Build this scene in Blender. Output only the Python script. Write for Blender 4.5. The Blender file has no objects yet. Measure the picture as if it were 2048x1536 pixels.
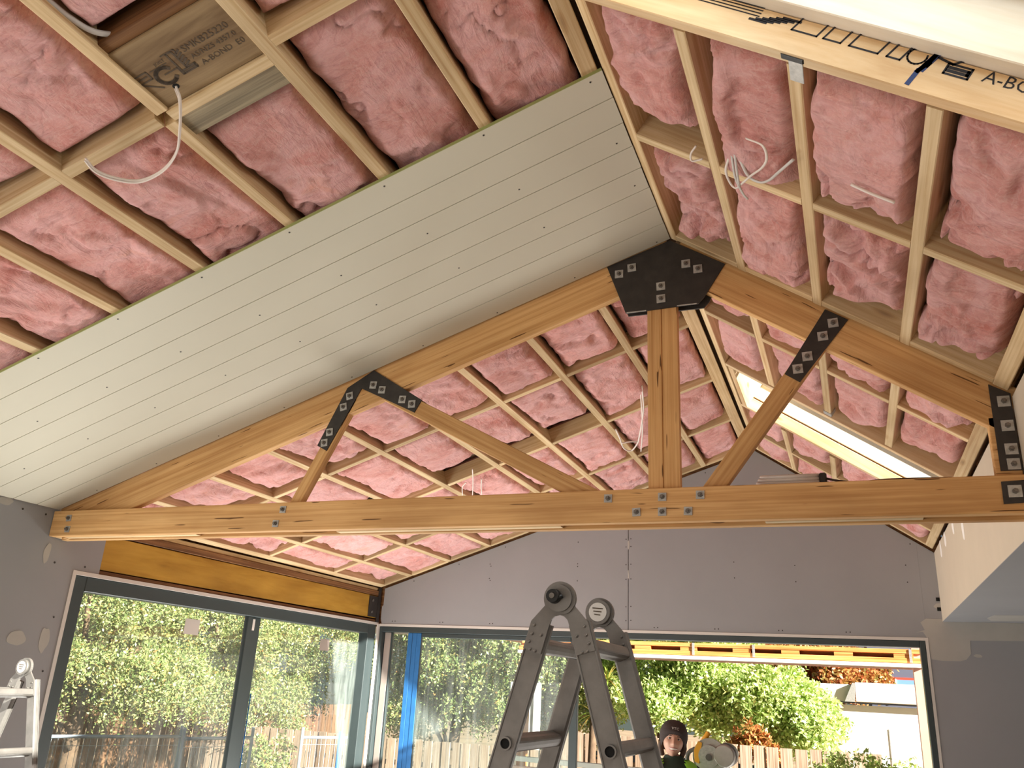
import bpy, bmesh, math, random
import numpy as np
from mathutils import Matrix, Vector

random.seed(7)
rng = np.random.default_rng(11)
SC = bpy.context.scene
COL = SC.collection

# ------------------------------------------------------------------ camera, sky, sun, exposure
cam_d = bpy.data.cameras.new('camera')
cam = bpy.data.objects.new('camera', cam_d)
COL.objects.link(cam)
SC.camera = cam
cam_d.sensor_width = 36.0
cam_d.lens = 36.0 * 1659.4 / 2048.0
cam_d.clip_end = 400
_a, _b, _c = -0.38945, 0.34954, 0.05314          # yaw, pitch, roll
_f = Vector((math.sin(_a) * math.cos(_b), math.cos(_a) * math.cos(_b), math.sin(_b)))
_r = Vector((math.cos(_a), -math.sin(_a), 0))
_u = _r.cross(_f)
_r2 = _r * math.cos(_c) + _u * math.sin(_c)
_u2 = _u * math.cos(_c) - _r * math.sin(_c)
cm = Matrix.Identity(4)
for i in range(3):
    cm[i][0] = _r2[i]; cm[i][1] = _u2[i]; cm[i][2] = -_f[i]
cm.translation = (0, 0, 1.9)
cam.matrix_world = cm

SUN_DIR = Vector((1.0, -0.35, 0.45)).normalized()  # towards the sun
SUN_STRENGTH = 23.0
SKY_STRENGTH = 1.7
EXPOSURE = 0.0

world = bpy.data.worlds.new('sky')
SC.world = world
world.use_nodes = True
wn = world.node_tree
for n in list(wn.nodes):
    wn.nodes.remove(n)
w_out = wn.nodes.new('ShaderNodeOutputWorld')
w_bg = wn.nodes.new('ShaderNodeBackground')
w_sky = wn.nodes.new('ShaderNodeTexSky')
w_sky.sky_type = 'HOSEK_WILKIE'
w_sky.sun_direction = SUN_DIR
w_sky.turbidity = 3.5
w_sky.ground_albedo = 0.3
w_bg.inputs['Strength'].default_value = SKY_STRENGTH
wn.links.new(w_sky.outputs['Color'], w_bg.inputs['Color'])
wn.links.new(w_bg.outputs['Background'], w_out.inputs['Surface'])

sun_d = bpy.data.lights.new('sun', 'SUN')
sun_d.energy = SUN_STRENGTH
sun_d.angle = math.radians(0.55)
sun_d.color = (1.0, 0.95, 0.87)
sun = bpy.data.objects.new('sun', sun_d)
COL.objects.link(sun)
sun.rotation_euler = SUN_DIR.to_track_quat('Z', 'Y').to_euler()
sun.location = (20, -9, 12)


def area(name, loc, aim, sx, sy, watts, color):
    d = bpy.data.lights.new(name, 'AREA')
    d.shape = 'RECTANGLE'; d.size = sx; d.size_y = sy
    d.energy = watts; d.color = color
    o = bpy.data.objects.new(name, d)
    COL.objects.link(o)
    o.location = loc
    o.rotation_euler = (Vector(aim) - Vector(loc)).to_track_quat('-Z', 'Y').to_euler()
    return o


# added fill lamps at unseen, made-up openings in the left and back walls
area('fill_left_wall', (-4.25, 0.35, 1.15), (0.5, 2.2, 3.6), 3.4, 1.9, 84, (1.0, 0.97, 0.90))
area('fill_back_wall', (-1.4, -3.35, 1.2), (-1.6, 4.0, 2.6), 4.6, 2.1, 16, (1.0, 0.95, 0.87))
# added fill lamps low in the far opening and left door, boosting their daylight
area('fill_far_opening', (-1.75, 7.30, 0.50), (-1.75, 4.6, 3.0), 4.0, 0.8, 70, (1.0, 0.97, 0.92))
area('fill_left_door', (-4.10, 5.50, 0.50), (-1.4, 5.0, 3.0), 3.0, 0.8, 128, (1.0, 0.98, 0.92))
# added lamp just above the near skylight's glass, strengthening its sky light
area('fill_skylight', (0.335, 1.20, 4.00), (-0.505, 1.20, 2.77), 1.5, 1.5, 32, (0.96, 0.98, 1.0))

SC.view_settings.view_transform = 'Standard'
SC.view_settings.look = 'None'
SC.view_settings.exposure = EXPOSURE
SC.view_settings.gamma = 1.0
SC.view_settings.use_curve_mapping = False
SC.cycles.max_bounces = 8
SC.cycles.transparent_max_bounces = 16
SC.cycles.caustics_reflective = False
SC.cycles.caustics_refractive = False
SC.cycles.sample_clamp_indirect = 6.0

# ------------------------------------------------------------------ helpers
W = {}                                                   # world matrix of every object made here


def put(o, M, parent=None):
    COL.objects.link(o)
    W[o] = M.copy()
    if parent is not None:
        o.parent = parent
        o.matrix_parent_inverse = W[parent].inverted()
    o.matrix_basis = M
    return o


def tag(o, label, cat, group=None, kind=None):
    o['label'] = label
    if cat: o['category'] = cat
    if group: o['group'] = group
    if kind: o['kind'] = kind
    return o


def empty(name, loc):
    o = bpy.data.objects.new(name, None)
    o.empty_display_size = 0.1
    return put(o, Matrix.Translation(Vector(loc)))


def thing(name, label, cat, loc, group=None):
    return tag(empty(name, loc), label, cat, group)


def struct(name, loc=(0, 0, 0), label=None):
    o = empty(name, loc)
    o['kind'] = 'structure'
    if label: o['label'] = label
    return o


def mesh_obj(name, verts, faces, mat, parent=None, M=None, smooth=False, mats=None, fmat=None):
    me = bpy.data.meshes.new(name)
    me.from_pydata([tuple(v) for v in verts], [], [tuple(f) for f in faces])
    for m in (mats or [mat]):
        me.materials.append(m)
    if fmat is not None:
        me.polygons.foreach_set('material_index', fmat)
    if smooth:
        me.polygons.foreach_set('use_smooth', [True] * len(me.polygons))
    me.update()
    o = bpy.data.objects.new(name, me)
    return put(o, M if M is not None else Matrix.Identity(4), parent)


def bm_obj(name, bm, mat, parent=None, M=None, smooth=False):
    me = bpy.data.meshes.new(name)
    bm.normal_update()
    bm.to_mesh(me); bm.free()
    me.materials.append(mat)
    if smooth:
        me.polygons.foreach_set('use_smooth', [True] * len(me.polygons))
    o = bpy.data.objects.new(name, me)
    return put(o, M if M is not None else Matrix.Identity(4), parent)


def frame_m(origin, ax, ay, az):
    M = Matrix.Identity(4)
    for i in range(3):
        M[i][0] = ax[i]; M[i][1] = ay[i]; M[i][2] = az[i]
    M.translation = Vector(origin)
    return M


def bar_geo(L, w, t, c=0.003):
    """box along local x, y in +-w/2, z in 0..t, long edges chamfered"""
    c = min(c, w * 0.3, t * 0.3)
    prof = [(-w/2 + c, 0), (w/2 - c, 0), (w/2, c), (w/2, t - c), (w/2 - c, t), (-w/2 + c, t), (-w/2, t - c), (-w/2, c)]
    v = [(0, y, z) for y, z in prof] + [(L, y, z) for y, z in prof]
    f = [(i, (i + 1) % 8, 8 + (i + 1) % 8, 8 + i) for i in range(8)]
    f = [tuple(reversed(q)) for q in f]
    f += [tuple(range(8)), tuple(range(15, 7, -1))]
    f = [tuple(reversed(q)) for q in f]
    return v, f


def board(name, p0, p1, up, w, t, mat, parent=None, c=0.003):
    """timber from p0 to p1 (points on the middle of its under face), thickness t towards up"""
    p0 = Vector(p0); p1 = Vector(p1)
    ax = (p1 - p0); L = ax.length; ax.normalize()
    ay = Vector(up).cross(ax).normalized()
    az = ax.cross(ay).normalized()
    v, f = bar_geo(L, w, t, c)
    return mesh_obj(name, v, f, mat, parent, frame_m(p0, ax, ay, az))


def box(name, lo, hi, mat, parent=None, c=0.0):
    lo = Vector(lo); hi = Vector(hi); d = hi - lo
    bm = bmesh.new()
    bmesh.ops.create_cube(bm, size=1.0)
    bmesh.ops.scale(bm, vec=d, verts=bm.verts)
    if c > 0:
        bmesh.ops.bevel(bm, geom=list(bm.edges), offset=c, segments=1, affect='EDGES')
    return bm_obj(name, bm, mat, parent, Matrix.Translation((lo + hi) / 2))


def prism_geo(pts, d0, d1):
    """polygon pts (a,b) extruded along the third local axis from d0 to d1"""
    n = len(pts)
    v = [(a, b, d0) for a, b in pts] + [(a, b, d1) for a, b in pts]
    f = [tuple(range(n - 1, -1, -1)), tuple(range(n, 2 * n))]
    f += [(i, (i + 1) % n, n + (i + 1) % n, n + i) for i in range(n)]
    return v, f


def xz_prism(name, pts, y0, y1, mat, parent=None, smooth=False):
    """polygon in the x-z plane between two depths y0 < y1, winding made outward"""
    ar = sum(pts[i][0] * pts[(i + 1) % len(pts)][1] - pts[(i + 1) % len(pts)][0] * pts[i][1] for i in range(len(pts)))
    if ar < 0: pts = pts[::-1]
    cx = sum(p[0] for p in pts) / len(pts); cz = sum(p[1] for p in pts) / len(pts)
    v, f = prism_geo([(a - cx, b - cz) for a, b in pts], -y1, -y0)
    v = [(a, -c, b) for a, b, c in v]
    return mesh_obj(name, v, f, mat, parent, Matrix.Translation((cx, 0, cz)), smooth)


def yz_prism(name, pts, x0, x1, mat, parent=None):
    ar = sum(pts[i][0] * pts[(i + 1) % len(pts)][1] - pts[(i + 1) % len(pts)][0] * pts[i][1] for i in range(len(pts)))
    if ar < 0: pts = pts[::-1]
    cy = sum(p[0] for p in pts) / len(pts); cz = sum(p[1] for p in pts) / len(pts)
    v, f = prism_geo([(a - cy, b - cz) for a, b in pts], x0, x1)
    v = [(c, a, b) for a, b, c in v]
    return mesh_obj(name, v, f, mat, parent, Matrix.Translation((0, cy, cz)))


def cyl_geo(r, d0, d1, n=20, r1=None):
    r1 = r if r1 is None else r1
    v = [(r * math.cos(2 * math.pi * i / n), r * math.sin(2 * math.pi * i / n), d0) for i in range(n)]
    v += [(r1 * math.cos(2 * math.pi * i / n), r1 * math.sin(2 * math.pi * i / n), d1) for i in range(n)]
    f = [tuple(range(n - 1, -1, -1)), tuple(range(n, 2 * n))]
    f += [(i, (i + 1) % n, n + (i + 1) % n, n + i) for i in range(n)]
    return v, f


def cyl(name, p0, p1, r, mat, parent=None, n=16, r1=None):
    p0 = Vector(p0); p1 = Vector(p1); ax = (p1 - p0)
    q = ax.to_track_quat('Z', 'Y').to_matrix().to_4x4()
    q.translation = p0
    v, f = cyl_geo(r, 0, ax.length, n, r1)
    o = mesh_obj(name, v, f, mat, parent, q)
    for p in o.data.polygons:
        if len(p.vertices) == 4: p.use_smooth = True
    return o


def catmull(pts, sub=8):
    pts = [np.array(p, float) for p in pts]
    P = [2 * pts[0] - pts[1]] + pts + [2 * pts[-1] - pts[-2]]
    out = []
    for i in range(1, len(P) - 2):
        for k in range(sub):
            t = k / sub
            a, b, c, d = P[i - 1], P[i], P[i + 1], P[i + 2]
            out.append(0.5 * ((2 * b) + (-a + c) * t + (2 * a - 5 * b + 4 * c - d) * t * t + (-a + 3 * b - 3 * c + d) * t ** 3))
    out.append(pts[-1])
    return out


def tube(name, pts, r, mat, parent=None, n=8, sub=8, flat=1.0, closed=False):
    P = catmull(pts, sub) if sub > 1 else [np.array(p, float) for p in pts]
    V = []; F = []
    o = np.mean(P, axis=0)
    up = np.array([0.13, 0.21, 1.0])
    for i, p in enumerate(P):
        t = P[min(i + 1, len(P) - 1)] - P[max(i - 1, 0)]
        t = t / (np.linalg.norm(t) + 1e-9)
        a = np.cross(up, t); a /= np.linalg.norm(a) + 1e-9
        b = np.cross(t, a)
        for k in range(n):
            th = 2 * math.pi * k / n
            V.append(p - o + r * (math.cos(th) * a + flat * math.sin(th) * b))
    for i in range(len(P) - 1):
        for k in range(n):
            F.append((i * n + k, i * n + (k + 1) % n, (i + 1) * n + (k + 1) % n, (i + 1) * n + k))
    F.append(tuple(range(n - 1, -1, -1))); F.append(tuple(range((len(P) - 1) * n, len(P) * n)))
    return mesh_obj(name, V, F, mat, parent, Matrix.Translation(Vector(o)), smooth=True)


def merge(parts):
    V = []; F = []
    for v, f in parts:
        k = len(V)
        V += [tuple(p) for p in v]
        F += [tuple(i + k for i in q) for q in f]
    return V, F


def xf(geo, M):
    v, f = geo
    return [tuple(M @ Vector(p)) for p in v], f


# ------------------------------------------------------------------ noise in numpy
_perm = rng.permutation(1024)
_perm = np.concatenate([_perm, _perm, _perm])
_grad = rng.uniform(0, 2 * np.pi, 1024)


def pn(x, y, seed=0):
    xi = np.floor(x).astype(int); yi = np.floor(y).astype(int)
    xf_ = x - xi; yf_ = y - yi
    u = xf_ ** 3 * (xf_ * (xf_ * 6 - 15) + 10); v = yf_ ** 3 * (yf_ * (yf_ * 6 - 15) + 10)

    def g(ix, iy, dx, dy):
        h = _perm[(_perm[(ix + seed * 57) & 1023] + iy) & 1023]
        a = _grad[h]
        return np.cos(a) * dx + np.sin(a) * dy
    n00 = g(xi, yi, xf_, yf_); n10 = g(xi + 1, yi, xf_ - 1, yf_)
    n01 = g(xi, yi + 1, xf_, yf_ - 1); n11 = g(xi + 1, yi + 1, xf_ - 1, yf_ - 1)
    return ((n00 * (1 - u) + n10 * u) * (1 - v) + (n01 * (1 - u) + n11 * u) * v) * 1.4


def fbm(x, y, o=4, seed=0):
    r = 0; a = 1.0; s = 0
    for k in range(o):
        r = r + a * pn(x * 2 ** k, y * 2 ** k, seed + k); s += a; a *= 0.5
    return r / s


# ------------------------------------------------------------------ materials
def new_mat(name):
    m = bpy.data.materials.new(name)
    m.use_nodes = True
    nt = m.node_tree
    b = nt.nodes['Principled BSDF']
    return m, nt, b


def srgb(r, g, b):
    f = lambda c: (c / 255 / 12.92) if c / 255 <= 0.04045 else ((c / 255 + 0.055) / 1.055) ** 2.4
    return (f(r), f(g), f(b), 1.0)


def N(nt, t, **kw):
    n = nt.nodes.new(t)
    for k, v in kw.items():
        if k in n.inputs: n.inputs[k].default_value = v
        else: setattr(n, k, v)
    return n


def ramp(nt, fac, stops):
    n = nt.nodes.new('ShaderNodeValToRGB')
    e = n.color_ramp.elements
    while len(e) > 1: e.remove(e[-1])
    e[0].position = stops[0][0]; e[0].color = stops[0][1]
    for p, c in stops[1:]:
        x = e.new(p); x.color = c
    nt.links.new(fac, n.inputs['Fac'])
    return n


def coords(nt, scale, rand=True, kind='Object'):
    tc = nt.nodes.new('ShaderNodeTexCoord')
    mp = nt.nodes.new('ShaderNodeMapping')
    mp.inputs['Scale'].default_value = scale
    nt.links.new(tc.outputs[kind], mp.inputs['Vector'])
    if rand:
        oi = nt.nodes.new('ShaderNodeObjectInfo')
        mu = N(nt, 'ShaderNodeMath', operation='MULTIPLY'); mu.inputs[1].default_value = 37.0
        cb = nt.nodes.new('ShaderNodeCombineXYZ')
        nt.links.new(oi.outputs['Random'], mu.inputs[0])
        for i in range(3): nt.links.new(mu.outputs[0], cb.inputs[i])
        nt.links.new(cb.outputs[0], mp.inputs['Location'])
    return mp


def plain(name, col, rough=0.6, metal=0.0, noise=0.0, nscale=8.0, bump=0.0, spec=0.5):
    m, nt, b = new_mat(name)
    b.inputs['Roughness'].default_value = rough
    b.inputs['Metallic'].default_value = metal
    b.inputs['Specular IOR Level'].default_value = spec
    b.inputs['Base Color'].default_value = col
    if noise > 0 or bump > 0:
        mp = coords(nt, (1, 1, 1))
        no = N(nt, 'ShaderNodeTexNoise', Scale=nscale, Detail=5.0, Roughness=0.6)
        nt.links.new(mp.outputs[0], no.inputs['Vector'])
        if noise > 0:
            lo = tuple(c * (1 - noise) for c in col[:3]) + (1,)
            hi = tuple(min(1, c * (1 + noise)) for c in col[:3]) + (1,)
            r = ramp(nt, no.outputs['Fac'], [(0.3, lo), (0.7, hi)])
            nt.links.new(r.outputs['Color'], b.inputs['Base Color'])
        if bump > 0:
            bp = N(nt, 'ShaderNodeBump', Strength=bump, Distance=0.01)
            nt.links.new(no.outputs['Fac'], bp.inputs['Height'])
            nt.links.new(bp.outputs['Normal'], b.inputs['Normal'])
    return m


def wood(name, c_lo, c_hi, c_line, checks=0.0, knots=0.5, var=0.22, grain=38.0):
    """timber with grain along local x; random per board"""
    m, nt, b = new_mat(name)
    b.inputs['Roughness'].default_value = 0.72
    b.inputs['Specular IOR Level'].default_value = 0.25
    mp = coords(nt, (0.7, grain, grain))
    n1 = N(nt, 'ShaderNodeTexNoise', Scale=1.6, Detail=6.0, Roughness=0.62, Distortion=0.4)
    nt.links.new(mp.outputs[0], n1.inputs['Vector'])
    r1 = ramp(nt, n1.outputs['Fac'], [(0.30, c_line), (0.46, c_lo), (0.66, c_hi)])
    mp2 = coords(nt, (1.3, 4.0, 4.0))
    n2 = N(nt, 'ShaderNodeTexNoise', Scale=1.3, Detail=3.0)
    nt.links.new(mp2.outputs[0], n2.inputs['Vector'])
    mx = N(nt, 'ShaderNodeMix', data_type='RGBA', blend_type='MULTIPLY')
    mx.inputs[0].default_value = 0.75
    r2 = ramp(nt, n2.outputs['Fac'], [(0.32, (0.72, 0.66, 0.6, 1)), (0.62, (1.05, 1.04, 1.02, 1))])
    nt.links.new(r1.outputs['Color'], mx.inputs[6]); nt.links.new(r2.outputs['Color'], mx.inputs[7])
    last = mx.outputs[2]
    # knots
    if knots > 0:
        mp3 = coords(nt, (2.2, 9.0, 9.0))
        vo = N(nt, 'ShaderNodeTexVoronoi', Scale=0.9)
        nt.links.new(mp3.outputs[0], vo.inputs['Vector'])
        rk = ramp(nt, vo.outputs['Distance'], [(0.03, (0.25, 0.13, 0.06, 1)), (0.10, (0.75, 0.6, 0.45, 1)), (0.15, (1, 1, 1, 1))])
        mk = N(nt, 'ShaderNodeMix', data_type='RGBA', blend_type='MULTIPLY')
        mk.inputs[0].default_value = knots
        nt.links.new(last, mk.inputs[6]); nt.links.new(rk.outputs['Color'], mk.inputs[7])
        last = mk.outputs[2]
    if checks > 0:
        mp4 = coords(nt, (3.6, 52.0, 52.0))
        n4 = N(nt, 'ShaderNodeTexNoise', Scale=1.5, Detail=1.5, Roughness=0.4)
        nt.links.new(mp4.outputs[0], n4.inputs['Vector'])
        rc = ramp(nt, n4.outputs['Fac'], [(0.262, (0.12, 0.06, 0.03, 1)), (0.285, (1, 1, 1, 1))])
        mc = N(nt, 'ShaderNodeMix', data_type='RGBA', blend_type='MULTIPLY')
        mc.inputs[0].default_value = checks
        nt.links.new(last, mc.inputs[6]); nt.links.new(rc.outputs['Color'], mc.inputs[7])
        last = mc.outputs[2]
    oi = nt.nodes.new('ShaderNodeObjectInfo')
    mr = N(nt, 'ShaderNodeMapRange'); mr.inputs[3].default_value = 1 - var; mr.inputs[4].default_value = 1 + var * 0.6
    nt.links.new(oi.outputs['Random'], mr.inputs[0])
    hs = nt.nodes.new('ShaderNodeHueSaturation')
    nt.links.new(mr.outputs[0], hs.inputs['Value'])
    nt.links.new(last, hs.inputs['Color'])
    nt.links.new(hs.outputs[0], b.inputs['Base Color'])
    bp = N(nt, 'ShaderNodeBump', Strength=0.25, Distance=0.004)
    nt.links.new(n1.outputs['Fac'], bp.inputs['Height'])
    nt.links.new(bp.outputs['Normal'], b.inputs['Normal'])
    return m


M = {}
M['pine'] = wood('pine', srgb(214, 186, 144), srgb(232, 208, 170), srgb(194, 158, 114))
M['pine_side'] = M['pine']
M['lvl'] = wood('laminated_pine', srgb(224, 194, 154), srgb(238, 216, 182), srgb(208, 168, 122), knots=0.8, var=0.05, grain=9)
M['oak'] = wood('truss_hardwood', srgb(206, 160, 106), srgb(222, 180, 126), srgb(188, 140, 88), checks=0.85, knots=0.0, var=0.07)
M['lvl_sunlit'] = wood('sunlit_pine', srgb(234, 224, 208), srgb(242, 236, 226), srgb(222, 206, 184), knots=0.5, var=0.02, grain=9)  # sun's whitening put into the colour of the upper skylight beams
M['ply'] = wood('weathered_plywood', srgb(140, 116, 86), srgb(166, 142, 108), srgb(112, 88, 62), knots=0.3, var=0.03, grain=8)
M['grey_timber'] = wood('weathered_timber', srgb(142, 130, 108), srgb(172, 158, 132), srgb(110, 100, 84), knots=0.3, var=0.05)
M['yellow_lvl'] = wood('yellow_laminated_beam', srgb(190, 148, 60), srgb(202, 160, 70), srgb(172, 128, 46), knots=0.25, var=0.02, grain=6)
M['brown_plate'] = wood('brown_plate_timber', srgb(120, 84, 54), srgb(150, 110, 72), srgb(90, 60, 38), knots=0.6)
M['steel'] = plain('black_steel', srgb(44, 39, 36), 0.55, 0.0, 0.35, 18, 0.15, 0.5)
M['galv'] = plain('galvanised_steel', srgb(178, 176, 172), 0.45, 0.35, 0.18, 60, 0.1)
M['nut'] = plain('bolt_steel', srgb(118, 112, 106), 0.45, 0.5, 0.2, 80)
M['nail'] = plain('nail_head', srgb(52, 46, 42), 0.6)
M['plaster'] = plain('plasterboard', srgb(157, 157, 160), 0.9, 0, 0.03, 2.0, 0.03, 0.2)
M['plaster_white'] = plain('white_plaster', srgb(206, 193, 174), 0.9, 0, 0.03, 3.0, 0.04, 0.2)
M['compound'] = plain('joint_compound', srgb(180, 176, 170), 0.9, 0, 0.05, 5.0, 0.06, 0.2)
M['lining'] = plain('grooved_lining', srgb(206, 201, 184), 0.62, 0, 0.02, 1.2, 0.02, 0.3)
M['green_edge'] = plain('green_board_edge', srgb(150, 156, 96), 0.8)
M['alu'] = plain('dark_window_aluminium', srgb(58, 68, 70), 0.42, 0.0, 0.06, 6, 0.0, 0.5)
M['alu_light'] = plain('grey_door_stile', srgb(176, 162, 154), 0.5, 0, 0.05, 6)
M['blue_tape'] = plain('blue_protective_film', srgb(48, 108, 168), 0.35, 0, 0.12, 14, 0.1)
M['trim_white'] = plain('white_trim', srgb(214, 208, 202), 0.6, 0, 0.02, 4)
M['alloy'] = plain('ladder_aluminium', srgb(124, 119, 115), 0.48, 0.35, 0.16, 16, 0.06)
M['black'] = plain('black_plastic', srgb(30, 29, 29), 0.4)
M['hole'] = plain('dark_hole', srgb(12, 11, 10), 0.9)
M['white_cable'] = plain('white_cable', srgb(232, 220, 212), 0.45)
M['grey_cable'] = plain('grey_conduit', srgb(206, 200, 196), 0.4)
M['dark_cable'] = plain('dark_cable', srgb(58, 40, 32), 0.6)
M['concrete'] = plain('concrete_floor', srgb(190, 184, 174), 0.85, 0, 0.12, 1.5, 0.05)
M['deck_sheet'] = plain('roof_sheeting', srgb(120, 96, 76), 0.9, 0, 0.1, 3)
M['ink'] = plain('black_ink', srgb(84, 70, 56), 0.85, 0, 0.2, 30)
M['ink_black'] = plain('stencil_ink', srgb(30, 30, 38), 0.8)
M['ink_blue'] = plain('blue_ink', srgb(36, 52, 96), 0.8)
M['earth'] = plain('bare_earth', srgb(150, 128, 100), 0.95, 0, 0.3, 0.8, 0.2)
M['white_wall'] = plain('white_render', srgb(244, 240, 236), 0.8, 0, 0.02, 2)
M['white_paint'] = plain('white_paint', srgb(240, 236, 230), 0.5)
M['grey_paint'] = plain('grey_blue_wall', srgb(92, 96, 112), 0.8)
M['red_paint'] = plain('red_window_frame', srgb(196, 72, 52), 0.6)
M['zinc'] = plain('zinc_fence_pipe', srgb(186, 198, 214), 0.4, 0.3, 0.05, 10)
M['orange_pine'] = wood('orange_verandah_pine', srgb(226, 150, 82), srgb(244, 186, 116), srgb(200, 116, 56), var=0.1)
M['pink_primer'] = plain('pink_primed_timber', srgb(226, 176, 158), 0.7, 0, 0.05, 6)
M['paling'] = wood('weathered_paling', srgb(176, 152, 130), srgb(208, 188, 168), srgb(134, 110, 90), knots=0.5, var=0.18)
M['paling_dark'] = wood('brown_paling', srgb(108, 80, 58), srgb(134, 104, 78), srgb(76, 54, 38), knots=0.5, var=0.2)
M['bark'] = plain('bark', srgb(104, 84, 64), 0.95, 0, 0.3, 14, 0.4)


def batt_material():
    m, nt, b = new_mat('pink_glasswool')
    b.inputs['Roughness'].default_value = 1.0
    b.inputs['Specular IOR Level'].default_value = 0.05
    b.inputs['Sheen Weight'].default_value = 0.25
    b.inputs['Sheen Roughness'].default_value = 0.6
    b.inputs['Sheen Tint'].default_value = (1.0, 0.8, 0.8, 1)
    mp = coords(nt, (1, 1, 1))
    n1 = N(nt, 'ShaderNodeTexNoise', Scale=3.6, Detail=6.0, Roughness=0.62, Distortion=0.8)
    nt.links.new(mp.outputs[0], n1.inputs['Vector'])
    r1 = ramp(nt, n1.outputs['Fac'], [(0.30, srgb(212, 134, 124)), (0.45, srgb(230, 164, 157)), (0.58, srgb(238, 182, 181)), (0.72, srgb(236, 170, 156))])
    # drawn fibres: stretched noise in two directions
    fac = []
    for sc_, ds in (((5, 34, 14), 1.6), ((30, 7, 14), 1.8)):
        mpw = coords(nt, sc_)
        n3 = N(nt, 'ShaderNodeTexNoise', Scale=1.0, Detail=9.0, Roughness=0.68, Distortion=ds)
        nt.links.new(mpw.outputs[0], n3.inputs['Vector']); fac.append(n3)
    sel = N(nt, 'ShaderNodeTexNoise', Scale=2.3, Detail=2.0)
    nt.links.new(mp.outputs[0], sel.inputs['Vector'])
    rs = ramp(nt, sel.outputs['Fac'], [(0.42, (0, 0, 0, 1)), (0.58, (1, 1, 1, 1))])
    mf = N(nt, 'ShaderNodeMix', data_type='FLOAT')
    nt.links.new(rs.outputs['Color'], mf.inputs[0]); nt.links.new(fac[0].outputs['Fac'], mf.inputs[2]); nt.links.new(fac[1].outputs['Fac'], mf.inputs[3])
    r3 = ramp(nt, mf.outputs[0], [(0.30, (0.66, 0.50, 0.49, 1)), (0.45, (0.93, 0.90, 0.90, 1)), (0.57, (1.0, 1.0, 1.0, 1)), (0.70, (1.09, 1.16, 1.16, 1))])  # dark end paints crease shade between the fibres
    mx = N(nt, 'ShaderNodeMix', data_type='RGBA', blend_type='MULTIPLY')
    mx.inputs[0].default_value = 0.9
    nt.links.new(r1.outputs['Color'], mx.inputs[6]); nt.links.new(r3.outputs['Color'], mx.inputs[7])
    last = mx.outputs[2]
    # pale loose fibres, and crease shade painted in: narrow bands of a swirled noise
    for sc_, ds, lo_, hi_, amt, colr in ((6.0, 2.6, 0.028, 0.5, 0.27, srgb(246, 208, 202)), (13.0, 2.2, 0.030, 0.52, 0.20, srgb(248, 216, 208)), (5.0, 1.8, 0.030, 0.44, 0.20, srgb(160, 78, 74)), (24.0, 1.5, 0.035, 0.5, 0.15, srgb(246, 206, 198))):
        n5 = N(nt, 'ShaderNodeTexNoise', Scale=sc_, Detail=3.0, Roughness=0.5, Distortion=ds)
        nt.links.new(mp.outputs[0], n5.inputs['Vector'])
        rb = ramp(nt, n5.outputs['Fac'], [(hi_ - lo_, (0, 0, 0, 1)), (hi_, (amt, amt, amt, 1)), (hi_ + lo_, (0, 0, 0, 1))])
        mm = N(nt, 'ShaderNodeMix', data_type='RGBA')
        mm.inputs[7].default_value = colr
        nt.links.new(rb.outputs['Color'], mm.inputs[0]); nt.links.new(last, mm.inputs[6])
        last = mm.outputs[2]
    oi = nt.nodes.new('ShaderNodeObjectInfo')
    mr = N(nt, 'ShaderNodeMapRange'); mr.inputs[3].default_value = 0.9; mr.inputs[4].default_value = 1.06
    nt.links.new(oi.outputs['Random'], mr.inputs[0])
    hs = nt.nodes.new('ShaderNodeHueSaturation')
    nt.links.new(mr.outputs[0], hs.inputs['Value']); nt.links.new(last, hs.inputs['Color'])
    nt.links.new(hs.outputs[0], b.inputs['Base Color'])
    n4 = N(nt, 'ShaderNodeTexNoise', Scale=40.0, Detail=9.0, Roughness=0.75, Distortion=1.0)
    nt.links.new(mp.outputs[0], n4.inputs['Vector'])
    m4 = N(nt, 'ShaderNodeMath', operation='MULTIPLY'); m4.inputs[1].default_value = 0.5
    nt.links.new(n4.outputs['Fac'], m4.inputs[0])
    ad = N(nt, 'ShaderNodeMath', operation='ADD')
    nt.links.new(mf.outputs[0], ad.inputs[0]); nt.links.new(m4.outputs[0], ad.inputs[1])
    bp = N(nt, 'ShaderNodeBump', Strength=0.8, Distance=0.016)
    nt.links.new(ad.outputs[0], bp.inputs['Height'])
    nt.links.new(bp.outputs['Normal'], b.inputs['Normal'])
    return m


M['batt'] = batt_material()


def leaf_material(name, stops):
    m = bpy.data.materials.new(name); m.use_nodes = True
    nt = m.node_tree
    for n in list(nt.nodes): nt.nodes.remove(n)
    out = nt.nodes.new('ShaderNodeOutputMaterial')
    ge = nt.nodes.new('ShaderNodeNewGeometry')
    r = ramp(nt, ge.outputs['Random Per Island'], stops)
    d = nt.nodes.new('ShaderNodeBsdfDiffuse'); t = nt.nodes.new('ShaderNodeBsdfTranslucent')
    g = N(nt, 'ShaderNodeBsdfGlossy', Roughness=0.45); g.inputs['Color'].default_value = (0.7, 0.75, 0.65, 1)
    mx = nt.nodes.new('ShaderNodeMixShader'); mx.inputs[0].default_value = 0.35
    m2 = nt.nodes.new('ShaderNodeMixShader'); m2.inputs[0].default_value = 0.06
    nt.links.new(r.outputs[0], d.inputs['Color']); nt.links.new(r.outputs[0], t.inputs['Color'])
    nt.links.new(d.outputs[0], mx.inputs[1]); nt.links.new(t.outputs[0], mx.inputs[2])
    nt.links.new(mx.outputs[0], m2.inputs[1]); nt.links.new(g.outputs[0], m2.inputs[2])
    nt.links.new(m2.outputs[0], out.inputs['Surface'])
    return m


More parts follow.
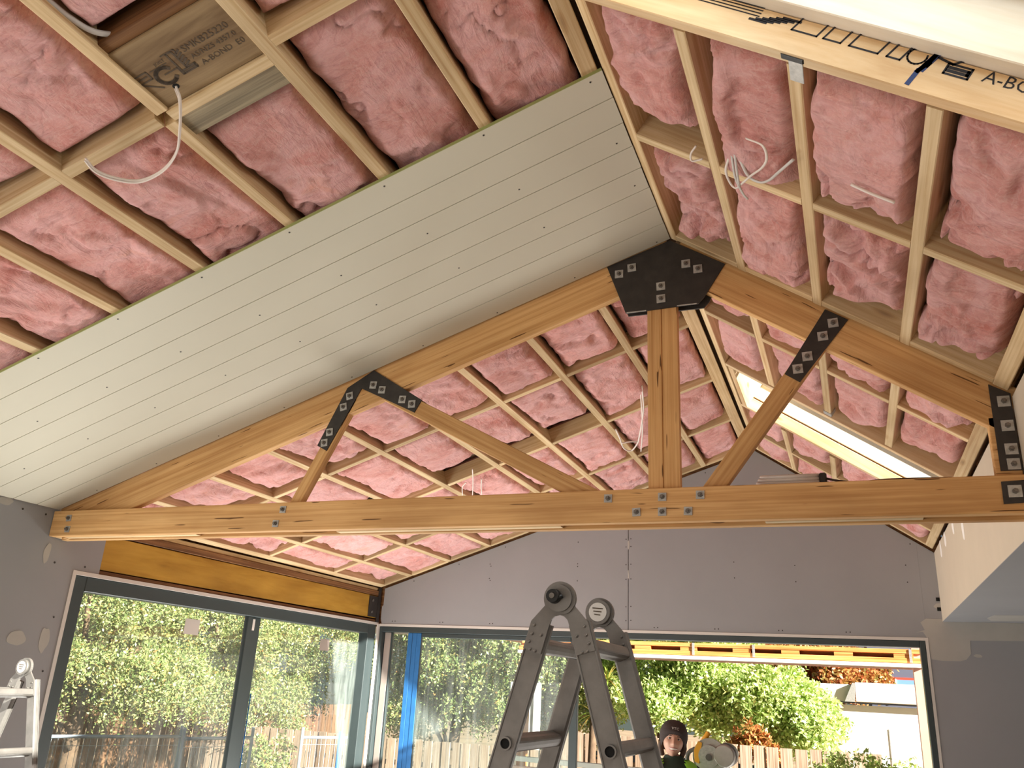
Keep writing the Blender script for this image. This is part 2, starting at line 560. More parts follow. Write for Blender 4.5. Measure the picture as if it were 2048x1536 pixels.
M['leaf_olive'] = leaf_material('olive_leaves', [(0.0, srgb(98, 122, 70)), (0.4, srgb(152, 168, 102)), (0.8, srgb(192, 198, 136)), (0.94, srgb(212, 192, 118)), (1.0, srgb(200, 150, 90))])
M['leaf_bright'] = leaf_material('bright_leaves', [(0.0, srgb(150, 180, 100)), (0.5, srgb(200, 220, 136)), (0.9, srgb(228, 234, 164)), (1.0, srgb(236, 222, 146))])
M['leaf_autumn'] = leaf_material('autumn_leaves', [(0.0, srgb(120, 124, 60)), (0.35, srgb(186, 132, 72)), (0.7, srgb(206, 116, 76)), (1.0, srgb(196, 168, 92))])
M['leaf_palm'] = leaf_material('strap_leaves', [(0.0, srgb(120, 160, 56)), (0.5, srgb(168, 182, 84)), (1.0, srgb(196, 140, 84))])


def glass_material(name, tint, dust_haze=0.0):
    m = bpy.data.materials.new(name); m.use_nodes = True
    nt = m.node_tree
    for n in list(nt.nodes): nt.nodes.remove(n)
    out = nt.nodes.new('ShaderNodeOutputMaterial')
    tr = nt.nodes.new('ShaderNodeBsdfTransparent'); tr.inputs['Color'].default_value = tuple(math.sqrt(c) for c in tint[:3]) + (1,)
    gl = N(nt, 'ShaderNodeBsdfGlossy', Roughness=0.02)
    fr = N(nt, 'ShaderNodeFresnel', IOR=1.5)
    mx = nt.nodes.new('ShaderNodeMixShader')
    ge = nt.nodes.new('ShaderNodeNewGeometry')
    inv = N(nt, 'ShaderNodeMath', operation='SUBTRACT'); inv.inputs[0].default_value = 1.0
    nt.links.new(ge.outputs['Backfacing'], inv.inputs[1])
    mu = N(nt, 'ShaderNodeMath', operation='MULTIPLY')
    nt.links.new(fr.outputs[0], mu.inputs[0]); nt.links.new(inv.outputs[0], mu.inputs[1])
    nt.links.new(mu.outputs[0], mx.inputs[0]); nt.links.new(tr.outputs[0], mx.inputs[1]); nt.links.new(gl.outputs[0], mx.inputs[2])
    last = mx.outputs[0]
    if dust_haze > 0:
        mp = coords(nt, (9, 9, 0.9), rand=False)
        no = N(nt, 'ShaderNodeTexNoise', Scale=2.0, Detail=6.0, Roughness=0.7)
        nt.links.new(mp.outputs[0], no.inputs['Vector'])
        r = ramp(nt, no.outputs['Fac'], [(0.42, (0.25 * dust_haze, 0.25 * dust_haze, 0.25 * dust_haze, 1)), (0.72, (dust_haze, dust_haze, dust_haze, 1))])
        df = nt.nodes.new('ShaderNodeBsdfDiffuse'); df.inputs['Color'].default_value = (0.75, 0.82, 0.78, 1)
        m2 = nt.nodes.new('ShaderNodeMixShader')
        nt.links.new(r.outputs[0], m2.inputs[0]); nt.links.new(last, m2.inputs[1]); nt.links.new(df.outputs[0], m2.inputs[2])
        last = m2.outputs[0]
    nt.links.new(last, out.inputs['Surface'])
    return m


M['glass'] = glass_material('door_glass', (0.92, 0.96, 0.93, 1), 0.15)  # pale veil also paints reflection haze over the panes
M['glass_dusty'] = glass_material('dusty_door_glass', (0.80, 0.90, 0.87, 1), 0.22)
M['glass_sky'] = glass_material('skylight_glass', (0.93, 0.98, 0.95, 1))

# ------------------------------------------------------------------ roof geometry
AL = math.atan(0.339); AR = math.atan(0.683)
RG = Vector((-0.6768, 0, 4.0132))
DL = Vector((-math.cos(AL), 0, -math.sin(AL))); NL = Vector((-math.sin(AL), 0, math.cos(AL)))
DR = Vector((math.cos(AR), 0, -math.sin(AR))); NR = Vector((math.sin(AR), 0, math.cos(AR)))
YV = Vector((0, 1, 0))
XL, XR, YF = -4.353, 0.668, 7.462
SL = (RG.x - XL) / math.cos(AL); SR = (XR - RG.x) / math.cos(AR)


def PL(s, y, h=0.0): return RG + DL * s + NL * h + YV * y
def PR(s, y, h=0.0): return RG + DR * s + NR * h + YV * y
def zl(x): return RG.z - 0.339 * (RG.x - x)
def zr(x): return RG.z - 0.683 * (x - RG.x)


# ------------------------------------------------------------------ floor, walls, ceilings
fl = box('floor', (-4.6, -4.2, -0.25), (5.1, 7.56, 0.0), M['concrete']); fl['kind'] = 'structure'
fl['label'] = 'pale concrete slab floor of the room'
gr = box('ground', (-40, -30, -0.9), (40, 60, -0.5), M['earth']); gr['kind'] = 'structure'
gr['label'] = 'bare earth and grass of the yard outside'

# left wall: the plasterboard up to the sliding door, with an unseen opening added for the fill lamp
wl = struct('wall_left', (XL, 0, 0), 'grey plasterboard wall on the left with patched screw holes')
yz_prism('plasterboard', [(2.42, 0), (3.782, 0), (3.782, 2.432), (3.975, 2.432), (3.975, 2.757), (2.42, 2.757)], XL - 0.09, XL, M['plaster'], wl)
yz_prism('plasterboard', [(-3.5, 0), (-1.4, 0), (-1.4, 2.757), (-3.5, 2.757)], XL - 0.09, XL, M['plaster'], wl)
yz_prism('plasterboard', [(-1.4, 0), (2.42, 0), (2.42, 0.25), (-1.4, 0.25)], XL - 0.09, XL, M['plaster'], wl)
yz_prism('plasterboard', [(-1.4, 2.15), (2.42, 2.15), (2.42, 2.757), (-1.4, 2.757)], XL - 0.09, XL, M['plaster'], wl)
yz_prism('cladding', [(3.782, 2.40), (7.56, 2.40), (7.56, 2.80), (3.782, 2.80)], XL - 0.16, XL - 0.10, M['brown_plate'], wl)  # backing panel added behind the lintel to block light


def blob(name, cy, cz, ry, rz, wob, seed, mat, parent, plane, off, th=0.0016, n=26):
    rr = random.Random(seed)
    ph = [rr.uniform(0, 6.28) for _ in range(4)]
    pts = []
    for i in range(n):
        t = 2 * math.pi * i / n
        k = 1 + wob * (0.5 * math.sin(2 * t + ph[0]) + 0.35 * math.sin(3 * t + ph[1]) + 0.3 * math.sin(5 * t + ph[2]))
        pts.append((cy + ry * k * math.cos(t), cz + rz * k * math.sin(t)))
    if plane == 'x+': return yz_prism(name, pts, off, off + th, mat, parent)
    if plane == 'x-': return yz_prism(name, pts, off - th, off, mat, parent)
    return xz_prism(name, pts, off - th, off, mat, parent)


blob('plaster_patch', 3.573, 2.50, 0.020, 0.062, 0.18, 1, M['compound'], wl, 'x+', XL)
blob('plaster_patch', 3.235, 2.737, 0.045, 0.022, 0.12, 2, M['compound'], wl, 'x+', XL)
blob('plaster_patch', 3.51, 2.018, 0.055, 0.042, 0.15, 3, M['compound'], wl, 'x+', XL)
blob('plaster_patch', 3.69, 2.02, 0.030, 0.075, 0.2, 4, M['compound'], wl, 'x+', XL)
blob('plaster_patch', 3.30, 1.62, 0.06, 0.05, 0.2, 5, M['compound'], wl, 'x+', XL)
sc_parts = []
for (y, z) in [(3.505, 2.715), (3.64, 2.455), (3.62, 2.70), (3.86, 2.46), (3.35, 2.715), (3.05, 2.725), (3.72, 2.15), (3.73, 1.85)]:
    g = cyl_geo(0.006, 0, 0.0015, 8)
    sc_parts.append(xf(g, frame_m((XL, y, z), (0, 1, 0), (0, 0, 1), (1, 0, 0))))
so = mesh_obj('screw_heads', *merge(sc_parts), M['nail'], wl); so['kind'] = 'stuff'

# far gable wall and its return beside the opening
wf = struct('wall_far', (0, YF, 0), 'grey plasterboard gable wall above the wide sliding door')
G = 0.018
xz_prism('plasterboard', [(-4.318, 2.422), (-1.835, 2.422), (-1.835, zl(-1.835) - G), (-4.318, zl(-4.318) - G), (-4.318, 2.60), (-4.333, 2.585), (-4.333, 2.47)], YF, YF + 0.012, M['plaster'], wf)
xz_prism('plasterboard', [(-1.829, 2.422), (0.545, 2.422), (0.545, zr(0.545) - G), (RG.x, RG.z - G), (-1.829, zl(-1.829) - G)], YF, YF + 0.012, M['plaster'], wf)
xz_prism('plasterboard', [(0.552, 0), (5.0, 0), (5.0, 2.56), (XR, 2.56), (XR, zr(XR) - G), (0.5455, zr(0.5455) - G), (0.5455, 2.423), (0.552, 2.42)], YF, YF + 0.012, M['plaster'], wf)
xz_prism('cladding', [(-4.45, 2.40), (0.54, 2.40), (0.54, 0), (5.0, 0), (5.0, 2.9), (1.25, 2.93), (0.95, 3.06), (RG.x, RG.z + 0.17), (-4.45, 2.83)], YF + 0.02, YF + 0.12, M['brown_plate'], wf)
sc_parts = []
pts = []
for z in (2.50, 2.62, 2.86, 2.99, 3.15, 3.22, 3.40, 3.55): pts += [(-1.853, z), (-1.808, z + 0.004)]
for z in (2.845, 2.975, 3.0, 3.2): pts += [(-2.31, z)]
for z in (2.845, 2.98): pts += [(-3.18, z), (-3.19, z + .02), (-0.9, z + .03), (-0.4, z), (0.45, z)]
for k in range(9): pts += [(-4.2 + k * 0.52, 2.448), (-4.17 + k * 0.52, 2.449)]
for k in range(7): pts += [(-4.0 + k * 0.48, zl(-4.0 + k * 0.48) - 0.05)]
for k in range(4): pts += [(-0.4 + k * 0.3, zr(-0.4 + k * 0.3) - 0.06)]
for (x, z) in pts:
    sc_parts.append(xf(cyl_geo(0.005, 0, 0.0015, 8), frame_m((x, YF, z), (1, 0, 0), (0, 0, 1), (0, -1, 0))))
so = mesh_obj('screw_heads', *merge(sc_parts), M['nail'], wf); so['kind'] = 'stuff'
blob('plaster_patch', -1.83, 3.17, 0.007, 0.05, 0.3, 8, M['compound'], wf, 'y-', YF)
blob('plaster_patch', -1.83, 2.90, 0.006, 0.04, 0.3, 9, M['compound'], wf, 'y-', YF)
xz_prism('plaster_patch', [(0.51, 2.535), (0.552, 2.565), (0.667, 2.562), (0.69, 2.543), (4.9, 2.543), (4.9, 2.416), (1.2, 2.414), (0.84, 2.408), (0.835, 2.31), (0.80, 2.268), (0.755, 2.254), (0.63, 2.253),
          (0.56, 2.262), (0.553, 2.30), (0.553, 2.405), (0.52, 2.465), (0.47, 2.458), (0.535, 2.478)], YF - 0.0016, YF, M['compound'], wf)
blob('plaster_patch', 0.88, 2.297, 0.028, 0.012, 0.15, 12, M['compound'], wf, 'y-', YF)
box('cut_out', (0.640, YF - 0.004, 2.700), (0.667, YF + 0.002, 2.727), M['hole'], wf)
box('cut_out', (0.640, YF - 0.004, 2.625), (0.667, YF + 0.002, 2.652), M['hole'], wf)
blob('plaster_patch', 0.648, 2.662, 0.026, 0.022, 0.2, 14, M['compound'], wf, 'y-', YF - 0.0003)

# right side: short wall over the flat ceiling, flat ceiling, and the enclosing walls out of view
wr = struct('wall_right', (XR, 0, 2.544), 'short white plastered wall above the low flat ceiling at right')
yz_prism('plasterboard', [(-3.5, 2.5465), (YF, 2.5465), (YF, 3.078), (-3.5, 3.078)], XR, XR + 0.08, M['plaster_white'], wr)
for i, (y, z, hz) in enumerate([(6.93, 3.02, .06), (6.57, 3.03, .055), (6.03, 3.02, .05), (5.565, 2.915, .06), (5.3, 2.95, .03), (5.0, 2.9, .03)]):
    blob('plaster_patch', y, z, 0.05, hz, 0.15, 20 + i, M['white_wall'], wr, 'x-', XR)
yz_prism('cladding', [(-3.5, 2.605), (YF + .1, 2.605), (YF + .1, 3.30), (-3.5, 3.30)], XR + 0.082, XR + 0.12, M['brown_plate'], wr)
cr = box('ceiling', (XR + 0.0005, -3.5, 2.544), (5.0, YF, 2.5462), M['plaster']); cr['kind'] = 'structure'
cr['label'] = 'low flat plasterboard ceiling at right'
blob_pts = [(0.95, 6.86), (1.25, 6.84), (4.5, 6.84), (4.5, 7.28), (1.2, 7.28), (0.98, 7.3), (0.93, 7.1)]
v, f = prism_geo(blob_pts, 2.5424, 2.544)
pp = mesh_obj('plaster_patch', v, f, M['compound'], cr)
ws = box('wall_side', (4.95, -3.5, 0), (5.05, YF, 2.6), M['plaster']); ws['kind'] = 'structure'; ws['label'] = 'plasterboard side wall of the room at far right'
wb = struct('wall_back', (0, -3.5, 0), 'back wall with a wide opening added for light behind the camera')
xz_prism('plasterboard', [(-4.353, 0), (-3.8, 0), (-3.8, 2.4), (1.0, 2.4), (1.0, 0), (5, 0), (5, 2.6), (0.66, 3.05), (RG.x, RG.z), (-4.353, 2.76)], -3.58, -3.5, M['plaster'], wb)

# roof sheeting above the framing, with the two skylight openings left free
SK1 = (0.10, 1.56, 0.45, 1.955)                            # s0, s1, y0, y1
SK2 = (0.10, 1.56, 5.30, 6.11)
rd = struct('ceiling_roof_sheets', (RG.x, 0, RG.z), 'roof sheeting above the purlins')
rd.name = 'ceiling'


def slope_panel(fn, s0, s1, y0, y1, h0, h1, name, mat, parent):
    P = [fn(s0, y0, h0), fn(s1, y0, h0), fn(s1, y1, h0), fn(s0, y1, h0), fn(s0, y0, h1), fn(s1, y0, h1), fn(s1, y1, h1), fn(s0, y1, h1)]
    F = [(0, 3, 2, 1), (4, 5, 6, 7), (0, 1, 5, 4), (1, 2, 6, 5), (2, 3, 7, 6), (3, 0, 4, 7)]
    if fn is PL: F = [tuple(reversed(q)) for q in F]
    return mesh_obj(name, P, F, mat, parent)


slope_panel(PL, -0.05, SL + 0.35, -3.9, YF + 0.3, 0.15, 0.18, 'roof_sheet', M['deck_sheet'], rd)
a0, a1, b0, b1 = SK1; c0, c1, e0, e1 = SK2
for (s0, s1, y0, y1) in [(-0.05, SR + .2, -3.9, b0 - .04), (-0.05, a0 - .04, b0 - .04, b1 + .03), (a1 + .04, SR + .2, b0 - .04, b1 + .03),
                         (-0.05, SR + .2, b1 + .03, e0 - .04), (-0.05, c0 - .035, e0 - .04, e1 + .04), (c1 + .035, SR + .2, e0 - .04, e1 + .04), (-0.05, SR + .2, e1 + .04, YF + .3)]:
    slope_panel(PR, s0, s1, y0, y1, 0.20, 0.23, 'roof_sheet', M['deck_sheet'], rd)

# ------------------------------------------------------------------ lining boards on the left slope
cl = struct('ceiling', PL(1.9, 2.96), 'strip of grooved off-white lining boards on the left slope')
LY0, LY1 = 2.337, 3.585
nb = 8; pw = (LY1 - LY0) / nb
for k in range(nb):
    y0 = LY0 + k * pw
    s0 = 0.001 - 0.001 * (k % 2); s1 = SL - 0.003
    L = s1 - s0; w = pw - 0.0002; t = 0.0115; g = 0.0045
    # face flat, long edges bevelled so that neighbours form a V groove
    prof = [(-w/2, t), (-w/2, 0.0095), (-w/2 + g, 0.0095), (-w/2 + g, 0.0004), (-w/2 + g + .0005, 0), (w/2, 0), (w/2, t)]
    v = [(0, a, b) for a, b in prof] + [(L, a, b) for a, b in prof]
    n = 7
    f = [(i, (i + 1) % n, n + (i + 1) % n, n + i) for i in range(n)] + [tuple(range(n - 1, -1, -1)), tuple(range(n, 2 * n))]
    ax = DL; az = NL; ay = az.cross(ax)
    bo = mesh_obj('lining_board', v, f, M['lining'], cl, frame_m(PL(s0, y0 + pw / 2, -0.0115), ax, ay, az))
    if k == 0:
        slope_panel(PL, s0, s1, LY0 - 0.003, LY0, -0.012, 0.0, 'board_edge', M['green_edge'], bo)
    heads = []
    if k in (0, 2, 4, 7):
        for j in range(9):
            s = 0.055 + 0.437 * j + (0.0 if k % 2 == 0 else 0.01)
            yy = y0 + (0.03 if k == 0 else pw - 0.03 if k == 7 else pw * 0.62)
            heads.append(xf(cyl_geo(0.0040, 0, 0.0012, 8), frame_m(PL(s, yy + random.uniform(-.006, .006), -0.0115), YV, DL * -1, NL * -1)))
        ho = mesh_obj('nail_heads', *merge(heads), M['nail'], bo); ho['kind'] = 'stuff'

# ------------------------------------------------------------------ purlins and noggings
PW = 0.045
PS = [0.472 + 0.437 * k for k in range(8)]                # purlin positions down the left slope


def lboard(name, s, y0, y1, h, w, t, par, mat=None):
    return board(name, PL(s, y0, h), PL(s, y1, h), NL, w, t, mat or M['pine'], par)


def rboard(name, s, y0, y1, h, w, t, par, mat=None):
    return board(name, PR(s, y0, h), PR(s, y1, h), NR, w, t, mat or M['pine'], par)


def lnog(name, s0, s1, y, h, w, t, par, mat=None):
    return board(name, PL(s0, y, h), PL(s1, y, h), NL, w, t, mat or M['pine'], par)


def rnog(name, s0, s1, y, h, w, t, par, mat=None):
    return board(name, PR(s0, y, h), PR(s1, y, h), NR, w, t, mat or M['pine'], par)


fA = thing('roof_frame', 'pale pine purlins and noggings on the left slope nearer than the white lining', 'roof frame', PL(1.9, 1.6))
lboard('ridge_purlin', 0.045, 0.3, LY0 + .02, 0.0, 0.062, 0.14, fA)
for k, s in enumerate(PS):
    if k == 2:
        lboard('purlin', s - 0.012, 0.3, 1.628, 0, PW, 0.12, fA); lboard('purlin', s - 0.002, 1.678, 3.55, 0, PW, 0.12, fA)
    else:
        lboard('purlin', s, 0.3, 3.55, 0, PW + 0.004, 0.12, fA)
lboard('purlin', SL - 0.05, 0.3, 3.55, 0, PW, 0.12, fA)
edges = [0.076] + PS
for k in range(len(edges) - 1):
    s0 = edges[k] + (0 if k == 0 else PW / 2); s1 = edges[k + 1] - PW / 2
    yy = 1.600 if k < 2 else 1.655
    lnog('nogging', s0, s1, yy, 0.0, 0.045, 0.115, fA)
# the printed plywood packer and the weathered block either side of the nogging row
pk = board('plywood_packer', PL(PS[1] + PW / 2, 1.508, 0.012), PL(PS[2] - PW / 2 - .012, 1.508, 0.012), NL, 0.246, 0.03, M['ply'], fA)
board('upper_block', PL(PS[1] + PW / 2, 1.365, 0.02), PL(PS[2] - PW / 2 - .012, 1.365, 0.02), NL, 0.04, 0.10, M['brown_plate'], fA)
lnog('weathered_block', PS[1] + PW / 2, PS[2] - PW / 2, 1.730, 0.018, 0.095, 0.05, fA, M['grey_timber'])

fB = thing('roof_frame', 'pine purlins and noggings on the left slope past the truss', 'roof frame', PL(1.9, 5.5))
lboard('ridge_purlin', 0.055, 3.66, 7.43, 0, 0.075, 0.14, fB)
for s in PS:
    lboard('purlin', s, 3.66, 7.43, 0, PW, 0.12, fB)
lboard('eave_purlin', SL - 0.035, 3.66, 7.43, 0, 0.06, 0.12, fB)
edges2 = [0.092] + PS + [SL - 0.065]
for yy in (4.595, 5.56, 6.505, 7.425):
    for k in range(len(edges2) - 1):
        s0 = edges2[k] + (0 if k == 0 else PW / 2); s1 = edges2[k + 1] - (PW / 2 if k < 8 else 0)
        lnog('nogging', s0, s1, yy + random.uniform(-.004, .004), random.uniform(0, .004), 0.042, 0.115, fB)

RS_ = [0.407, 0.790, 1.190]
fC = thing('roof_frame', 'pine purlins and noggings on the steep right slope nearer than the truss', 'roof frame', PR(0.8, 2.8))
rboard('ridge_purlin', 0.025, 0.3, 3.59, 0, 0.044, 0.17, fC)
for k, s in enumerate(RS_):
    rboard('purlin', s, 2.0, 3.59, 0.0, PW, 0.15, fC)
rboard('eave_purlin', SR - 0.045, 2.0, 3.59, 0, 0.062, 0.15, fC)
ed = [0.046] + RS_ + [SR - 0.076]
for k in range(4):
    s0 = ed[k] + (0 if k == 0 else PW / 2); s1 = ed[k + 1] - (PW / 2 if k < 3 else 0)
    rnog('nogging', s0, s1, 2.735 + 0.004 * k, 0, 0.045, 0.145, fC)
    rnog('nogging', s0, s1, 3.562, 0, 0.045, 0.145, fC)
tg = rboard('strap_tag', 0.80, 1.975, 2.062, -0.003, 0.044, 0.003, fC, M['galv'])
tg['label'] = 'galvanised metal strap'
rboard('strap_tag', 0.79, 1.962, 1.978, -0.004, 0.07, 0.01, fC, M['black'])

fD = thing('roof_frame', 'pine purlins and noggings on the steep right slope past the truss', 'roof frame', PR(0.8, 5.5))
rboard('ridge_purlin', 0.026, 3.66, 7.43, 0, 0.04, 0.17, fD)
for k, s in enumerate([0.395, 0.785, 1.172]):
    rboard('purlin', s, 3.66, 5.215, 0, PW, 0.15, fD)
    rboard('purlin', s, 6.215, 7.43, 0, PW, 0.15, fD)
rboard('eave_purlin', SR - 0.045, 3.66, 7.43, 0, 0.062, 0.15, fD)
ed2 = [0.046, 0.395, 0.785, 1.172, SR - 0.076]
for yy in (4.43, 6.83, 7.41):
    for k in range(4):
        s0 = ed2[k] + (0 if k == 0 else PW / 2); s1 = ed2[k + 1] - (PW / 2 if k < 3 else 0)
        rnog('nogging', s0, s1, yy, 0, 0.045, 0.145, fD)
    if yy == 6.83: rnog('nogging', 0.418, 0.762, 6.89, 0.03, 0.05, 0.1, fD, M['brown_plate'])
rboard('joist_hanger', 0.785, 5.16, 5.213, -0.003, 0.055, 0.05, fD, M['galv'])

# ------------------------------------------------------------------ skylights
def skylight(label, s0, s1, y0, y1, near, lip):
    t = thing('skylight', label, 'skylight', PR((s0 + s1) / 2, (y0 + y1) / 2))
    far = rnog('lower_beam', 0.03, SR - 0.08, y1 + 0.020, 0.0, 0.038, 0.115 if lip else 0.085, t, M['lvl'])
    if lip:
        rnog('upper_beam', 0.03, SR - 0.08, y1 - 0.006, 0.117, 0.075, 0.20, t, M['lvl_sunlit'])
    else:
        rnog('upper_beam', 0.03, SR - 0.08, y1 + 0.026, 0.097, 0.040, 0.20, t, M['lvl_sunlit'])
        rnog('packer', 0.05, SR - 0.1, y1 + 0.030, 0.085, 0.03, 0.012, t, M['brown_plate'])
    rnog('near_beam', 0.05, SR - 0.08, y0 - 0.022, 0.0, 0.042, 0.30, t, M['lvl'])
    rboard('end_board', s0 - 0.02, y0, y1, 0.0, 0.04, 0.30, t, M['lvl'])
    rboard('end_board', s1 + 0.02, y0, y1, 0.0, 0.04, 0.30, t, M['lvl'])
    fr = rnog('frame', s0, s1, y1 - (0.075 if lip else 0.02), 0.317, 0.10 if lip else 0.05, 0.05, t, M['alu'])
    rnog('frame', s0, s1, y0 + 0.02, 0.317, 0.05, 0.05, t, M['alu'])
    rboard('frame', s0 + 0.02, y0 + .045, y1 - .045, 0.317, 0.05, 0.05, t, M['alu'])
    rboard('frame', s1 - 0.02, y0 + .045, y1 - .045, 0.317, 0.05, 0.05, t, M['alu'])
    slope_panel(PR, s0 + .01, s1 - .01, y0 + .01, y1 - .01, 0.335, 0.343, 'pane', M['glass_sky'], t)
    return t, far


sk1, sk1_far = skylight('near skylight well with printed pale pine beam at top right', *SK1, True, True)
sk2, sk2_far = skylight('far skylight well glowing on the right slope past the truss', *SK2, True, False)

# ------------------------------------------------------------------ lettering
def text_geo(txt, size, M4, lift=0.0):
    cu = bpy.data.curves.new('t', 'FONT')
    cu.body = txt; cu.size = size; cu.resolution_u = 2
    o = bpy.data.objects.new('t', cu)
    COL.objects.link(o)
    dg = bpy.context.evaluated_depsgraph_get(); dg.update()
    me = bpy.data.meshes.new_from_object(o.evaluated_get(dg))
    v = [tuple(M4 @ Vector((p.co.x, p.co.y, lift))) for p in me.vertices]
    f = [tuple(p.vertices) for p in me.polygons]
    bpy.data.objects.remove(o); bpy.data.curves.remove(cu); bpy.data.meshes.remove(me)
    return v, f


def stroke(pts, w, closed=False):
    """thin flat strokes (x,y) with width w as quads"""
    V = []; F = []
    n = len(pts)
    for i in range(n if closed else n - 1):
        a = Vector(pts[i]); b = Vector(pts[(i + 1) % n])
        d = (b - a); L = d.length or 1e-6; d /= L
        q = Vector((-d.y, d.x)) * w / 2
        a2 = a - d * w / 2; b2 = b + d * w / 2
        k = len(V)
        V += [(a2.x - q.x, a2.y - q.y, 0), (b2.x - q.x, b2.y - q.y, 0), (b2.x + q.x, b2.y + q.y, 0), (a2.x + q.x, a2.y + q.y, 0)]
        F.append((k, k + 1, k + 2, k + 3))
    return V, F


# ink print on the plywood packer: reads towards the ridge, seen from below
def ply_m(s, y): return frame_m(PL(s, y, 0.0110), -DL, -YV, (-DL).cross(-YV))


ink = [text_geo('SMKB25220', 0.034, ply_m(1.128, 1.494) @ Matrix.Shear('XY', 4, (0.0, 0.0)), 0),
       text_geo('AS/NZS 4357.0', 0.026, ply_m(1.122, 1.527), 0),
       text_geo('A-BOND  E0', 0.029, ply_m(1.110, 1.562), 0),
       text_geo('JOIST', 0.016, ply_m(1.232, 1.487), 0)]
mL = ply_m(1.315, 1.562)
ink.append(xf(stroke([(0, 0.02), (0.0, 0.075), (0.045, 0.075), (0.045, 0.045), (0, 0.045), (0.05, 0.0)], 0.005), mL))
ink.append(xf(stroke([(0.008, 0.06), (0.036, 0.06)], 0.004), mL))
mC = ply_m(1.228, 1.530)
arc = [(0.03 * math.cos(math.radians(a)), 0.03 * math.sin(math.radians(a))) for a in range(40, 340, 20)]
ink.append(xf(stroke(arc, 0.013), mC))
ink.append(xf(stroke([(0.0, 0.004), (0.046, 0.004), (0.046, -0.025)], 0.005), mC))
ink.append(xf(stroke([(-0.03, 0.036), (0.03, 0.036)], 0.003), mC))
mB = ply_m(1.178, 1.555)
ink.append(xf(stroke([(0.0, 0.085), (0.0, 0.0), (0.05, 0.0), (0.05, 0.016), (0.02, 0.016), (0.02, 0.085)], 0.006, True), mB))
for k in range(5):
    ink.append(xf(stroke([(0.026, 0.022 + k * 0.012), (0.040, 0.030 + k * 0.012)], 0.007), mB))
ink.append(xf(stroke([(0.004, 0.004), (0.048, 0.004), (0.048, 0.012), (0.004, 0.012)], 0.006), mB))
ink.append(xf(stroke([(-0.016, 0.088), (0.03, 0.088), (0.03, 0.07)], 0.004), mB))
lo = mesh_obj('printed_lettering', *merge(ink), M['ink'], pk); lo['label'] = 'black ink print reading SMKB25220 AS/NZS 4357.0 A-BOND E0'
cyl('drill_hole', PL(1.233, 1.578, 0.0115), PL(1.233, 1.578, 0.0135), 0.011, M['hole'], pk, 14)

# stencil on the face of the near skylight's lower beam
SY = SK1[3] + 0.001 - 0.0006


def st_m(s, h): return frame_m(PR(s + 0.055, SY, h + 0.010), DR, NR, DR.cross(NR))


ink = [text_geo('A-BOND E0', 0.050, st_m(1.205, 0.068) @ Matrix.Shear('XY', 4, (0.25, 0.0)), 0)]
for k, (s, w) in enumerate([(0.69, 0.075), (0.785, 0.05), (0.86, 0.08), (0.965, 0.035)]):
    mm = st_m(s, 0.064)
    ink.append(xf(stroke([(0, 0), (w, 0), (w + 0.012, 0.048), (0.012, 0.048)], 0.0055, True), mm))
mm = st_m(1.035, 0.088)
ink.append(xf(stroke([(0.024 * math.cos(math.radians(a)), 0.024 * math.sin(math.radians(a))) for a in range(100, 400, 20)], 0.005), mm))
for k in range(6):
    ink.append(xf(stroke([(0, 0), (0.05, 0)], 0.008), st_m(0.56 + 0.018 * k, 0.062 + 0.006 * k)))
for k in range(4):
    ink.append(xf(stroke([(0, 0), (0.30, 0)], 0.004), st_m(0.28, 0.076 + 0.010 * k)))
ink.append(xf(stroke([(0, 0), (0.06, 0), (0.06, 0.03), (0, 0.03)], 0.006, True), st_m(1.115, 0.062)))
ink.append(xf(stroke([(0.005, 0.01), (0.055, 0.01), (0.055, 0.02), (0.005, 0.02)], 0.009), st_m(1.115, 0.062)))
ink.append(xf(stroke([(0, 0), (0.04, -0.008), (0.06, 0.01)], 0.007), st_m(1.085, 0.10)))
lo = mesh_obj('stencil_lettering', *merge(ink), M['ink_black'], sk1_far); lo['label'] = 'black stencil reading A-BOND E0 beside outlined block letters'
ink = [xf(stroke([(0, 0), (-0.006, -0.03), (-0.018, -0.06), (-0.022, -0.10)], 0.013), st_m(1.075, 0.108)),
       xf(stroke([(0.0, 0.0), (-0.010, -0.035), (-0.014, -0.05)], 0.018), st_m(1.078, 0.108))]
lo = mesh_obj('ink_run', *merge(ink), M['ink_blue'], sk1_far); lo['label'] = 'dark blue ink run'

